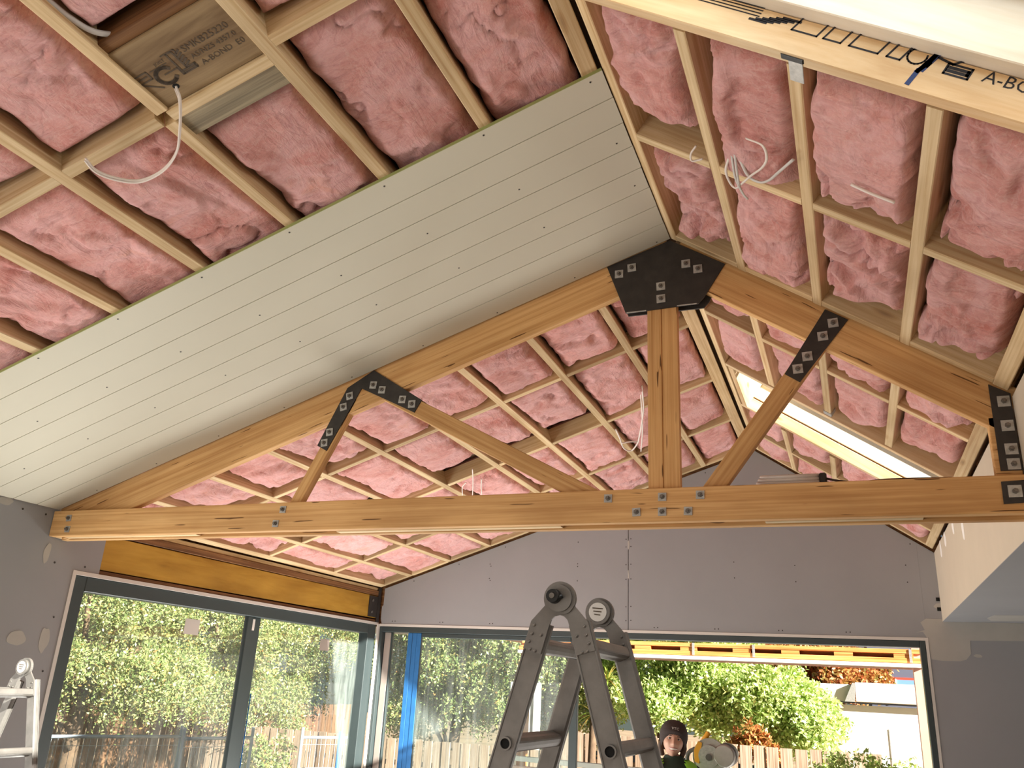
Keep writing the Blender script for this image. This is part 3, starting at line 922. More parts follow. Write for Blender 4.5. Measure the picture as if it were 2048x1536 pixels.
# ------------------------------------------------------------------ pink batts
def batt(fn, s0, s1, y0, y1, res, hc, amp, label, group, seed, gaps=(0, 0, 0, 0), top=0.145):
    r = random.Random(seed)
    s0 += gaps[0]; s1 -= gaps[1]; y0 += gaps[2]; y1 -= gaps[3]
    ns = max(8, int((s1 - s0) / res)); ny = max(8, int((y1 - y0) / res))
    u = np.linspace(0, 1, ns + 1); v = np.linspace(0, 1, ny + 1)
    U, Vv = np.meshgrid(u, v, indexing='ij')
    S = s0 + (s1 - s0) * U; Y = y0 + (y1 - y0) * Vv
    ox, oy = r.uniform(0, 200), r.uniform(0, 200)
    edge = np.minimum(np.minimum(S - s0, s1 - S), np.minimum(Y - y0, y1 - Y))
    wob = 0.5 + 0.5 * pn(S * 5 + ox, Y * 5 + oy, 3)
    e = np.clip(edge / (0.035 + 0.045 * wob), 0, 1)
    prof = np.sqrt(np.clip(1 - (1 - e) ** 2, 0, 1))
    wx = fbm(S * 5 + ox, Y * 5 + oy, 3, 5); wy = fbm(S * 5 + oy, Y * 5 + ox, 3, 9)
    a = r.uniform(-0.7, 0.7)
    Sa = S * math.cos(a) - Y * math.sin(a); Ya = S * math.sin(a) + Y * math.cos(a)
    big = fbm(Sa * 1.9 + 0.4 * wx + ox, Ya * 2.6 + 0.4 * wy + oy, 2, 1)
    ridge = 1 - np.abs(pn(Sa * 1.7 + 0.8 * wx + oy, Ya * 3.3 + 0.8 * wy + ox, 2)) * 3.4
    ridge = np.clip(ridge, 0, 1) ** 2.5 * np.clip(0.5 + 1.3 * pn(Sa * 2.1 + ox, Ya * 2.1 + oy, 8), 0, 1)
    ridge2 = 1 - np.abs(pn(Sa * 4.2 + 1.0 * wx + oy, Ya * 9.5 + 1.0 * wy + ox, 6)) * 3.0
    ridge2 = np.clip(ridge2, 0, 1) ** 2 * np.clip(0.3 + 1.5 * pn(Sa * 3.1 + oy, Ya * 3.1 + ox, 11), 0, 1)
    fine = fbm(Sa * 9 + 1.5 * wx + ox, Ya * 30 + 1.5 * wy + oy, 4, 4)
    H = top - prof * (top - hc) + prof * (-amp * 1.1 * big + amp * 0.8 * ridge + amp * 0.25 * ridge2 - 0.006 * fine)
    # a few overlapping drapes: a sharp crease on one side that swells and fades on the other
    for kf in range(4 if fn is PR else 3):
        an = r.uniform(0, math.pi)
        cu_ = s0 + (s1 - s0) * r.uniform(0.2, 0.8); cv_ = y0 + (y1 - y0) * r.uniform(0.15, 0.9)
        dd = (S - cu_) * math.cos(an) + (Y - cv_) * math.sin(an) + 0.10 * wx + 0.05 * pn(S * 7 + oy, Y * 7 + ox, 12 + kf)
        al = -(S - cu_) * math.sin(an) + (Y - cv_) * math.cos(an)
        win = np.exp(-(al / r.uniform(0.12, 0.28)) ** 2)
        H = H - prof * win * (amp * r.uniform(0.45, 0.85)) * (1 / (1 + np.exp(-np.clip(dd / 0.006, -30, 30)))) * np.exp(-np.maximum(dd, 0) / r.uniform(0.06, 0.14))
    H = np.maximum(H, 0.004 + 0.004 * fine if fn is PL else -0.018 + 0.02 * np.tanh(H * 20))
    # edges wander in and out a little
    S = S + (1 - e) * 0.018 * pn(Y * 11 + ox, S * 3, 7) * (1 - np.abs(2 * U - 1) * 0)
    S = np.clip(S, s0 - gaps[0] * 0.5, s1 + gaps[1] * 0.5)
    D = np.array(DL if fn is PL else DR); Nn = np.array(NL if fn is PL else NR)
    base = np.array(RG)
    c = base + D * (s0 + s1) / 2 + Nn * 0.07 + np.array([0, (y0 + y1) / 2, 0])
    P = base[None, None, :] + S[..., None] * D + H[..., None] * Nn + Y[..., None] * np.array([0, 1, 0]) - c
    verts = P.reshape(-1, 3)
    idx = np.arange((ns + 1) * (ny + 1)).reshape(ns + 1, ny + 1)
    q = np.stack([idx[:-1, :-1], idx[1:, :-1], idx[1:, 1:], idx[:-1, 1:]], -1).reshape(-1, 4)
    if fn is PR: q = q[:, ::-1]
    loop = list(idx[:, 0]) + list(idx[-1, 1:]) + list(idx[-2::-1, -1]) + list(idx[0, -2:0:-1])
    if fn is PL: loop = loop[::-1]
    me = bpy.data.meshes.new('insulation_batt')
    faces = [tuple(int(i) for i in x) for x in q] + [tuple(int(i) for i in loop)]
    me.from_pydata(verts.tolist(), [], faces)
    me.polygons.foreach_set('use_smooth', [True] * (len(faces) - 1) + [False])
    me.materials.append(M['batt']); me.update()
    o = bpy.data.objects.new('insulation_batt', me)
    put(o, Matrix.Translation(Vector(c)))
    return tag(o, label, 'insulation', group)


ORD = ['first', 'second', 'third', 'fourth', 'fifth', 'sixth', 'seventh', 'eighth', 'ninth']
g = 0.004
GA = 'pink batts of the near left slope'
for k in range(6):
    s0 = edges[k] + (0 if k == 0 else PW / 2) + g; s1 = edges[k + 1] - PW / 2 - g
    yb = 1.335 if k == 2 else (1.57 if k < 2 else 1.625)
    batt(PL, s0, s1, 0.55, yb, 0.011, 0.030, 0.030, 'pink insulation batt above the nogging row at top left, %s bay from ridge' % ORD[k], GA, 100 + k)
for k in range(7):
    s0 = edges[k] + (0 if k == 0 else PW / 2) + g; s1 = edges[k + 1] - PW / 2 - g
    ya = 1.63 if k < 2 else (1.79 if k == 2 else 1.685)
    batt(PL, s0, s1, ya, 2.62, 0.011, 0.028, 0.032, 'pink insulation batt running under the white lined strip, %s bay from ridge' % ORD[k], GA, 120 + k)
GB = 'pink batts of the left slope past the truss'
rows = [(3.69, 4.572, 'first row'), (4.618, 5.537, 'second row'), (5.583, 6.482, 'third row'), (6.528, 7.40, 'last row')]
for ri, (ya, yb, rn) in enumerate(rows):
    for k in range(9):
        s0 = edges2[k] + (0 if k == 0 else PW / 2) + g; s1 = edges2[k + 1] - (PW / 2 if k < 8 else 0) - g
        r = random.Random(ri * 31 + k)
        gy = r.choice([0.0, 0.0, 0.02, 0.14, 0.22]) if ri in (1,) else r.choice([0, 0.01, 0.04])
        batt(PL, s0, s1, ya, yb, 0.018, 0.018 + r.uniform(-.012, .02), 0.040,
             'pink insulation batt past the truss on left slope, %s, %s bay from ridge' % (rn, ORD[k]), GB, 200 + ri * 20 + k, (0, 0, 0, gy))
GC = 'pink batts of the near right slope'
gp = {(0, 0): (0.0, 0, 0, 0.16), (0, 1): (0.035, 0, 0, 0.02), (0, 2): (0.0, 0.0, 0.0, 0.06), (0, 3): (0.0, 0, 0, 0.05),
      (1, 0): (0.03, 0.0, 0.0, 0.08), (1, 1): (0.0, 0, 0, 0.04), (1, 2): (0.0, 0.0, 0.0, 0.12), (1, 3): (0.0, 0.0, 0, 0.11)}
for ri, (ya, yb, rn) in enumerate([(2.0, 2.708, 'upper row under the skylight'), (2.765, 3.535, 'lower row beside the truss')]):
    for k in range(4):
        s0 = ed[k] + (0 if k == 0 else PW / 2) + g; s1 = ed[k + 1] - (PW / 2 if k < 3 else 0) - g
        batt(PR, s0, s1, ya, yb, 0.009, 0.000, 0.075, 'pink insulation batt on near right slope, %s, %s bay from ridge' % (rn, ORD[k]), GC, 300 + ri * 10 + k, gp[(ri, k)], top=0.19)
GD = 'pink batts of the right slope past the truss'
for ri, (ya, yb, rn) in enumerate([(3.70, 4.405, 'first row'), (4.455, 5.21, 'second row'), (6.23, 6.805, 'third row'), (6.92, 7.385, 'last row')]):
    for k in range(4):
        s0 = ed2[k] + (0 if k == 0 else PW / 2) + g; s1 = ed2[k + 1] - (PW / 2 if k < 3 else 0) - g
        r = random.Random(ri * 17 + k)
        batt(PR, s0, s1, ya, yb, 0.016, 0.02, 0.045, 'pink insulation batt past the truss on right slope, %s, %s bay from ridge' % (rn, ORD[k]), GD, 400 + ri * 10 + k,
             (0, 0, 0, r.choice([0.0, 0.06, 0.12])), top=0.19)

# ------------------------------------------------------------------ the roof truss
tr = thing('roof_truss', 'brown hardwood roof truss with black steel plates across the room', 'truss', (-1.8, 3.62, 2.6))
TF, TB = 3.600, 3.645                                     # faces of the rafters and webs
CF, CB = 3.555, 3.690                                     # outer faces of the two bottom chord planks


def wash(x, z, y, par, tilt=0.0, size=0.042):
    m = frame_m((x, y, z), (math.cos(tilt), 0, math.sin(tilt)), (-math.sin(tilt), 0, math.cos(tilt)), (0, -1, 0))
    h = size / 2
    v, f = prism_geo([(-h, -h), (h, -h), (h, h), (-h, h)], 0, 0.004)
    o = mesh_obj('washer', v, f, M['galv'], par, m)
    nut = [(0.011 * math.cos(math.pi / 3 * i), 0.011 * math.sin(math.pi / 3 * i)) for i in range(6)]
    a = xf(prism_geo(nut, 0.004, 0.013), Matrix.Rotation(random.uniform(0, 1), 4, 'Z'))
    b = cyl_geo(0.006, 0.013, 0.021, 10)
    v, f = merge([a, b])
    mesh_obj('bolt', v, f, M['nut'], par, m)


def depth_board(name, x0, z0, x1, z1, w, mat, par, yf=TF, yb=TB):
    """straight member in the truss plane, centre line (x0,z0)-(x1,z1), width w, between depths yf and yb"""
    return board(name, (x0, yf, z0), (x1, yf, z1), (0, 1, 0), w, yb - yf, mat, par, 0.003)


RD = 0.19
ox, oz = RD / 2 * math.sin(AL), -RD / 2 * math.cos(AL)
depth_board('rafter', XL + ox, zl(XL) + oz, RG.x + ox * 0.2, zl(RG.x) + oz, RD, M['oak'], tr)
ox, oz = -RD / 2 * math.sin(AR), -RD / 2 * math.cos(AR)
depth_board('rafter', RG.x + ox * 0.2 + 0.02, zr(RG.x + .02) + oz, 0.66, zr(0.66) + oz, RD, M['oak'], tr)
ch = board('bottom_chord', (XL + .005, CF, 2.670), (0.664, CF, 2.680), (0, 1, 0), 0.148, 0.045, M['oak'], tr, 0.003)
board('bottom_chord', (XL + .005, TB, 2.662), (0.664, TB, 2.672), (0, 1, 0), 0.148, 0.045, M['oak'], tr, 0.003)
depth_board('packer', -4.345, 2.662, -3.3, 2.664, 0.135, M['pine'], tr)
depth_board('packer', -2.4, 2.663, -1.2, 2.667, 0.135, M['pine'], tr)
depth_board('packer', -0.3, 2.67, 0.3, 2.672, 0.135, M['pine'], tr)
# king post with a groove down its face
kp_prof = [(-0.071, TF), (-0.006, TF), (-0.003, TF + .006), (0.0, TF), (0.071, TF), (0.071, TB), (-0.071, TB)]
v = [(a, b, 2.612) for a, b in kp_prof] + [(a, b, 3.78) for a, b in kp_prof]
n = 7
v = [(c - 2.612, b - TF, -a) for a, b, c in v]
f = [(i, (i + 1) % n, n + (i + 1) % n, n + i) for i in range(n)] + [tuple(range(n - 1, -1, -1)), tuple(range(n, 2 * n))]
mesh_obj('king_post', v, f, M['oak'], tr, frame_m((-0.7215, TF, 2.612), (0, 0, 1), (0, 1, 0), (-1, 0, 0)))
depth_board('strut', -2.735, 2.640, -2.40, 3.318, 0.062, M['oak'], tr)
depth_board('strut', -2.19, 3.330, -0.93, 2.665, 0.086, M['oak'], tr)
depth_board('strut', -0.592, 2.640, -0.02, 3.41, 0.082, M['oak'], tr)
box('end_post', (0.572, TF, 2.75), (0.664, TB, 3.0), M['oak'], tr, 0.003)

gus = [(RG.x, zl(RG.x) - .012), (-0.994, zl(-0.994) - .006), (-0.897, 3.632), (-0.548, 3.641), (-0.522, 3.668), (-0.418, zr(-0.418) - .004)]
gp_ = xz_prism('gusset_plate', gus, TF - 0.007, TF - 0.0005, M['steel'], tr)
for (x, z) in [(-0.931, 3.850), (-0.867, 3.876), (-0.601, 3.859), (-0.545, 3.823), (-0.724, 3.755), (-0.724, 3.688)]:
    wash(x, z, TF - 0.007, gp_, random.uniform(-.05, .05))
gusb = [(RG.x, zl(RG.x) - .012), (-0.994, zl(-0.994) - .006), (-0.897, 3.640), (-0.53, 3.640), (-0.505, 3.668), (-0.418, zr(-0.418) - .004)]
xz_prism('gusset_plate', gusb, TB + 0.0005, TB + 0.008, M['steel'], tr)
box('edge_lip', (-0.893, TF - 0.0085, 3.632), (-0.797, TF - 0.007, 3.637), M['galv'], gp_)
box('edge_lip', (-0.648, TF - 0.0085, 3.639), (-0.555, TF - 0.007, 3.644), M['galv'], gp_)
vp = xz_prism('strut_plate', [(-2.437, 3.376), (-2.283, zl(-2.283) - .004), (-1.976, 3.272), (-2.013, 3.206), (-2.347, 3.366), (-2.520, 3.028), (-2.582, 3.060)], TF - 0.006, TF - 0.0005, M['steel'], tr)
for (x, z, t) in [(-2.415, 3.327, .2), (-2.446, 3.267, .2), (-2.513, 3.13, .1), (-2.538, 3.072, .1), (-2.275, 3.378, -.1), (-2.218, 3.346, -.1), (-2.089, 3.282, -.1), (-2.03, 3.252, 0)]:
    wash(x, z, TF - 0.006, vp, t, 0.040)
xz_prism('strut_plate', [(-2.437, 3.376), (-2.283, zl(-2.283) - .004), (-1.976, 3.272), (-2.013, 3.206), (-2.347, 3.366), (-2.520, 3.028), (-2.582, 3.060)], TB + 0.0005, TB + 0.006, M['steel'], tr)
sp = xz_prism('strut_plate', [(0.006, zr(.006) - .004), (0.096, zr(.096) - .004), (-0.121, 3.209), (-0.182, 3.253)], TF - 0.006, TF - 0.0005, M['steel'], tr)
for (x, z) in [(0.034, 3.472), (-0.013, 3.414), (-0.083, 3.325), (-0.126, 3.270)]:
    wash(x, z, TF - 0.006, sp, 0.05, 0.042)
ep = xz_prism('end_plate', [(0.592, 3.137), (0.664, 3.092), (0.664, 2.78), (0.589, 2.78)], TF - 0.006, TF - 0.0005, M['steel'], tr)
for z in (3.061, 2.96, 2.865, 2.805):
    wash(0.636, z, TF - 0.006, ep, 0.0, 0.044)
cp = xz_prism('end_plate', [(0.577, 2.727), (0.664, 2.731), (0.664, 2.645), (0.575, 2.641)], CF - 0.006, CF - 0.0005, M['steel'], tr)
wash(0.618, 2.688, CF - 0.006, cp, 0, 0.046)
for (x, z) in [(-0.965, 2.712), (-0.722, 2.711), (-0.558, 2.715), (-0.837, 2.647), (-0.723, 2.646), (-0.611, 2.646), (-2.712, 2.709), (-2.746, 2.636), (-4.218, 2.699), (-4.21, 2.634)]:
    wash(x, z, CF, ch, random.uniform(-.04, .04), 0.036)

# ------------------------------------------------------------------ lintel and door in the left wall
lt = thing('lintel_beam', 'yellow laminated lintel beam above the left sliding door', 'beam', (XL, 5.6, 2.46))
board('beam', (XL - 0.045, 3.98, 2.566), (XL - 0.045, 7.40, 2.574), (1, 0, 0), 0.21, 0.040, M['yellow_lvl'], lt)
board('bottom_strip', (XL - 0.045, 3.90, 2.444), (XL - 0.045, 7.43, 2.444), (1, 0, 0), 0.022, 0.040, M['brown_plate'], lt)
board('top_plate', (XL - 0.045, 3.9, 2.700), (XL - 0.045, 7.44, 2.706), (1, 0, 0), 0.046, 0.046, M['brown_plate'], lt)
board('top_plate', (XL - 0.045, 3.9, 2.742), (XL - 0.045, 7.44, 2.748), (1, 0, 0), 0.030, 0.032, M['pine'], lt)
br = box('steel_bracket', (XL - 0.004, 7.243, 2.475), (XL + 0.004, 7.43, 2.672), M['steel'], lt)
box('steel_bracket', (XL - 0.004, 7.40, 2.43), (XL + 0.010, 7.445, 2.76), M['steel'], lt)
for z in (2.52, 2.63):
    cyl('bolt', (XL + 0.004, 7.30, z), (XL + 0.012, 7.30, z), 0.012, M['nut'], br, 8)


def stile(name, lo, hi, mat, par): return box(name, lo, hi, mat, par, 0.004)


d1 = struct('door_1', (XL, 5.6, 0), 'dark framed sliding glass door in the left wall')
XA, XB = XL - 0.115, XL - 0.012
box('reveal_trim', (XL - 0.10, 3.782, 0), (XL + 0.004, 3.807, 2.432), M['trim_white'], d1)
box('reveal_trim', (XL - 0.10, 3.807, 2.408), (XL + 0.004, 7.455, 2.431), M['trim_white'], d1)
stile('frame', (XA, 3.809, 0), (XB, 3.905, 2.406), M['alu'], d1)
stile('frame', (XA, 7.30, 0), (XB, 7.44, 2.406), M['alu'], d1)
stile('frame', (XA, 3.905, 2.318), (XB, 7.30, 2.406), M['alu'], d1)
box('frame', (XA, 3.905, 0), (XB, 7.30, 0.06), M['alu'], d1)
XG = XL - 0.060
sa = stile('sash_stile', (XG - .02, 5.525, 0.06), (XG + .02, 5.615, 2.318), M['alu'], d1)
sb = stile('sash_stile', (XG - .06, 5.640, 0.06), (XG - .02, 5.735, 2.318), M['alu'], d1)
stile('blue_film', (XG - .018, 5.7345, 0.06), (XG - .022 + .006, 5.742, 1.75), M['blue_tape'], sb)
box('label', (XG + .0205, 5.585, 2.215), (XG + .0215, 5.612, 2.30), M['white_paint'], sa)
pa = box('pane', (XG - .003, 3.90, 0.06), (XG + .003, 5.53, 2.32), M['glass'], d1)
pb = box('pane', (XG - .043, 5.73, 0.06), (XG - .037, 7.31, 2.32), M['glass'], d1)
box('sticker', (XG + .0031, 4.862, 2.137), (XG + .0042, 5.012, 2.243), M['trim_white'], pa)
box('sticker', (XG - .0369, 6.635, 2.122), (XG - .0358, 6.782, 2.222), M['alu_light'], pb)

# far opening: sliding door partly open
d2 = struct('door_2', (-1.9, YF, 0), 'wide far sliding door with one glass sash slid to the left')
box('corner_trim', (-4.352, YF - 0.03, 0), (-4.336, YF + .03, 2.418), M['trim_white'], d2)
box('reveal_trim', (-4.336, YF - 0.004, 2.398), (0.552, YF + 0.10, 2.421), M['trim_white'], d2)
box('reveal_trim', (0.530, YF - 0.004, 0), (0.551, YF + 0.10, 2.398), M['trim_white'], d2)
stile('frame', (-4.334, YF, 0), (-4.304, YF + .11, 2.397), M['alu'], d2)
stile('frame', (0.487, YF, 0), (0.529, YF + .11, 2.397), M['alu'], d2)
stile('frame', (-4.304, YF, 2.346), (0.487, YF + .11, 2.397), M['alu'], d2)
box('frame', (-4.304, YF, 0), (0.487, YF + .11, 0.05), M['alu'], d2)
s1_ = stile('sash_stile', (-4.300, YF + .055, 0.05), (-4.232, YF + .095, 2.346), M['alu_light'], d2)
stile('sash_stile', (-4.232, YF + .055, 0.05), (-4.212, YF + .090, 2.346), M['alu'], d2)
s2_ = stile('sash_stile', (-4.015, YF + .012, 0.05), (-3.872, YF + .050, 2.346), M['alu'], d2)
for k in range(3):
    box('blue_film', (-4.014 + k * 0.048, YF + .006 + .003 * (k % 2), 0.05), (-4.014 + k * 0.048 + 0.046, YF + .013, 2.343), M['blue_tape'], s2_, 0.002)
stile('sash_rail', (-3.872, YF + .012, 2.306), (-2.36, YF + .050, 2.346), M['alu'], d2)
s3_ = stile('sash_stile', (-2.362, YF + .012, 0.05), (-2.288, YF + .050, 2.346), M['alu'], d2)
box('pane', (-4.22, YF + .070, 0.05), (-4.00, YF + .076, 2.346), M['glass'], d2)
box('pane', (-3.88, YF + .028, 0.05), (-2.355, YF + .034, 2.31), M['glass_dusty'], d2)

# ------------------------------------------------------------------ cables
wc = thing('cable', 'white cable looping down from the hole in the printed plywood', 'cable', PL(1.4, 1.65))
loop = [(1.233, 1.578, 0.011), (1.239, 1.600, -0.03), (1.304, 1.669, -0.06), (1.372, 1.728, -0.07), (1.46, 1.763, -0.07), (1.553, 1.76, -0.065), (1.609, 1.707, -0.06), (1.632, 1.649, -0.055), (1.622, 1.598, -0.05)]
tube('sheath', [PL(*p) for p in loop], 0.0042, M['white_cable'], wc)
tube('sheath', [PL(s + .006, y + .003, h - .004) for s, y, h in loop], 0.0036, M['white_cable'], wc)
c2 = tube('conduit', [PL(s, y, h) for s, y, h in [(1.335, 0.95, 0.05), (1.318, 1.10, 0.035), (1.312, 1.173, 0.03), (1.308, 1.24, 0.028), (1.291, 1.312, 0.03), (1.245, 1.385, 0.055)]], 0.009, M['grey_cable'])
tag(c2, 'pale grey conduit curving in at top left behind a purlin', 'conduit')
c3 = thing('cable', 'bundle of white cables dangling over the nogging on near right slope', 'cable', PR(0.6, 2.6))
tube('strand', [PR(s, y, h - 0.034) for s, y, h in [(0.525, 2.531, .01), (0.505, 2.62, -.015), (0.515, 2.69, -.02), (0.54, 2.705, -.025), (0.575, 2.65, -.025), (0.618, 2.58, -.02), (0.669, 2.501, -.02), (0.690, 2.44, -.015), (0.673, 2.392, -.005), (0.600, 2.412, .01)]], 0.0048, M['white_cable'], c3, flat=0.5)
tube('strand', [PR(s, y, h - 0.034) for s, y, h in [(0.550, 2.50, 0.01), (0.591, 2.601, -.01), (0.636, 2.622, -.012), (0.680, 2.585, -.012), (0.725, 2.51, -.008), (0.777, 2.425, 0.005)]], 0.006, M['grey_cable'], c3, flat=0.5)
tube('strand', [PR(s, y, h - 0.034) for s, y, h in [(0.545, 2.50, .005), (0.561, 2.609, -.025), (0.566, 2.68, -.032), (0.580, 2.735, -.03)]], 0.0045, M['grey_cable'], c3, flat=0.5)
tube('strand', [PR(s, y, h - 0.034) for s, y, h in [(0.53, 2.52, .005), (0.552, 2.62, -.028), (0.574, 2.70, -.034), (0.588, 2.742, -.03)]], 0.0045, M['grey_cable'], c3, flat=0.5)
c4 = tube('cable', [PR(s, y, h - 0.034) for s, y, h in [(0.36, 2.60, .02), (0.345, 2.63, .0), (0.35, 2.66, -.01), (0.385, 2.655, .01)]], 0.004, M['white_cable'])
tag(c4, 'small white cable loop peeking out beside the first right purlin', 'cable')
c5 = tube('cable', [PR(0.985, 2.418, -0.045), PR(1.05, 2.426, -.046), PR(1.125, 2.436, -0.042)], 0.005, M['white_cable'])
tag(c5, 'short straight white cable tail lying on a near right batt', 'cable')
c6 = thing('cable', 'white cables hanging in a loop just left of the king post', 'cable', PL(0.7, 5.7))
tube('strand', [PL(s, y, h) for s, y, h in [(0.536, 5.235, 0.03), (0.60, 5.48, -.02), (0.681, 5.746, -.03), (0.77, 6.02, -.03), (0.807, 6.117, -.03), (0.87, 6.215, -.03), (0.905, 6.20, -.03), (0.917, 6.08, -.03), (0.890, 5.88, -.02), (0.877, 5.745, 0.0)]], 0.006, M['white_cable'], c6)
tube('strand', [PL(s, y, h) for s, y, h in [(0.55, 5.249, .03), (0.677, 5.751, -.03), (0.76, 6.08, -.03), (0.827, 6.321, -.03)]], 0.005, M['white_cable'], c6)
tube('strand', [PL(s, y, h) for s, y, h in [(0.80, 6.08, -.03), (0.845, 6.02, -.03), (0.905, 5.99, -.03)]], 0.006, M['white_cable'], c6)
c7 = thing('cable', 'three thin white wires hanging from the left slope above the chord', 'cable', PL(2.1, 5.7))
tube('strand', [PL(s, y, -0.02) for s, y in [(2.194, 5.798), (2.12, 5.64), (2.061, 5.578)]], 0.004, M['white_cable'], c7)
tube('strand', [PL(s, y, -0.02) for s, y in [(1.914, 5.377), (2.02, 5.62), (2.142, 5.879)]], 0.004, M['white_cable'], c7)
tube('strand', [PL(s, y, -0.02) for s, y in [(1.951, 5.629), (2.03, 5.80), (2.093, 5.957)]], 0.004, M['white_cable'], c7)
co = thing('conduit_coil', 'coil of grey conduit lying on top of the truss bottom chord', 'conduit', (-0.19, 3.73, 2.75))
for i in range(4):
    rx = 0.150 - 0.008 * i; ry = 0.10
    pts = [(-0.19 + rx * math.cos(t), 3.73 + ry * math.sin(t), 2.782 + 0.014 * i + 0.026 * math.sin(t)) for t in np.linspace(0, 2 * math.pi, 25)]
    tube('loop', pts, 0.0085, M['grey_cable'], co, sub=3)
tube('tail', [(-0.060, 3.68, 2.80), (0.0, 3.64, 2.775), (0.08, 3.625, 2.762), (0.20, 3.62, 2.768), (0.42, 3.62, 2.765)], 0.005, M['dark_cable'], co)
box('tie', (-0.075, 3.655, 2.757), (-0.045, 3.70, 2.818), M['black'], co, 0.006)

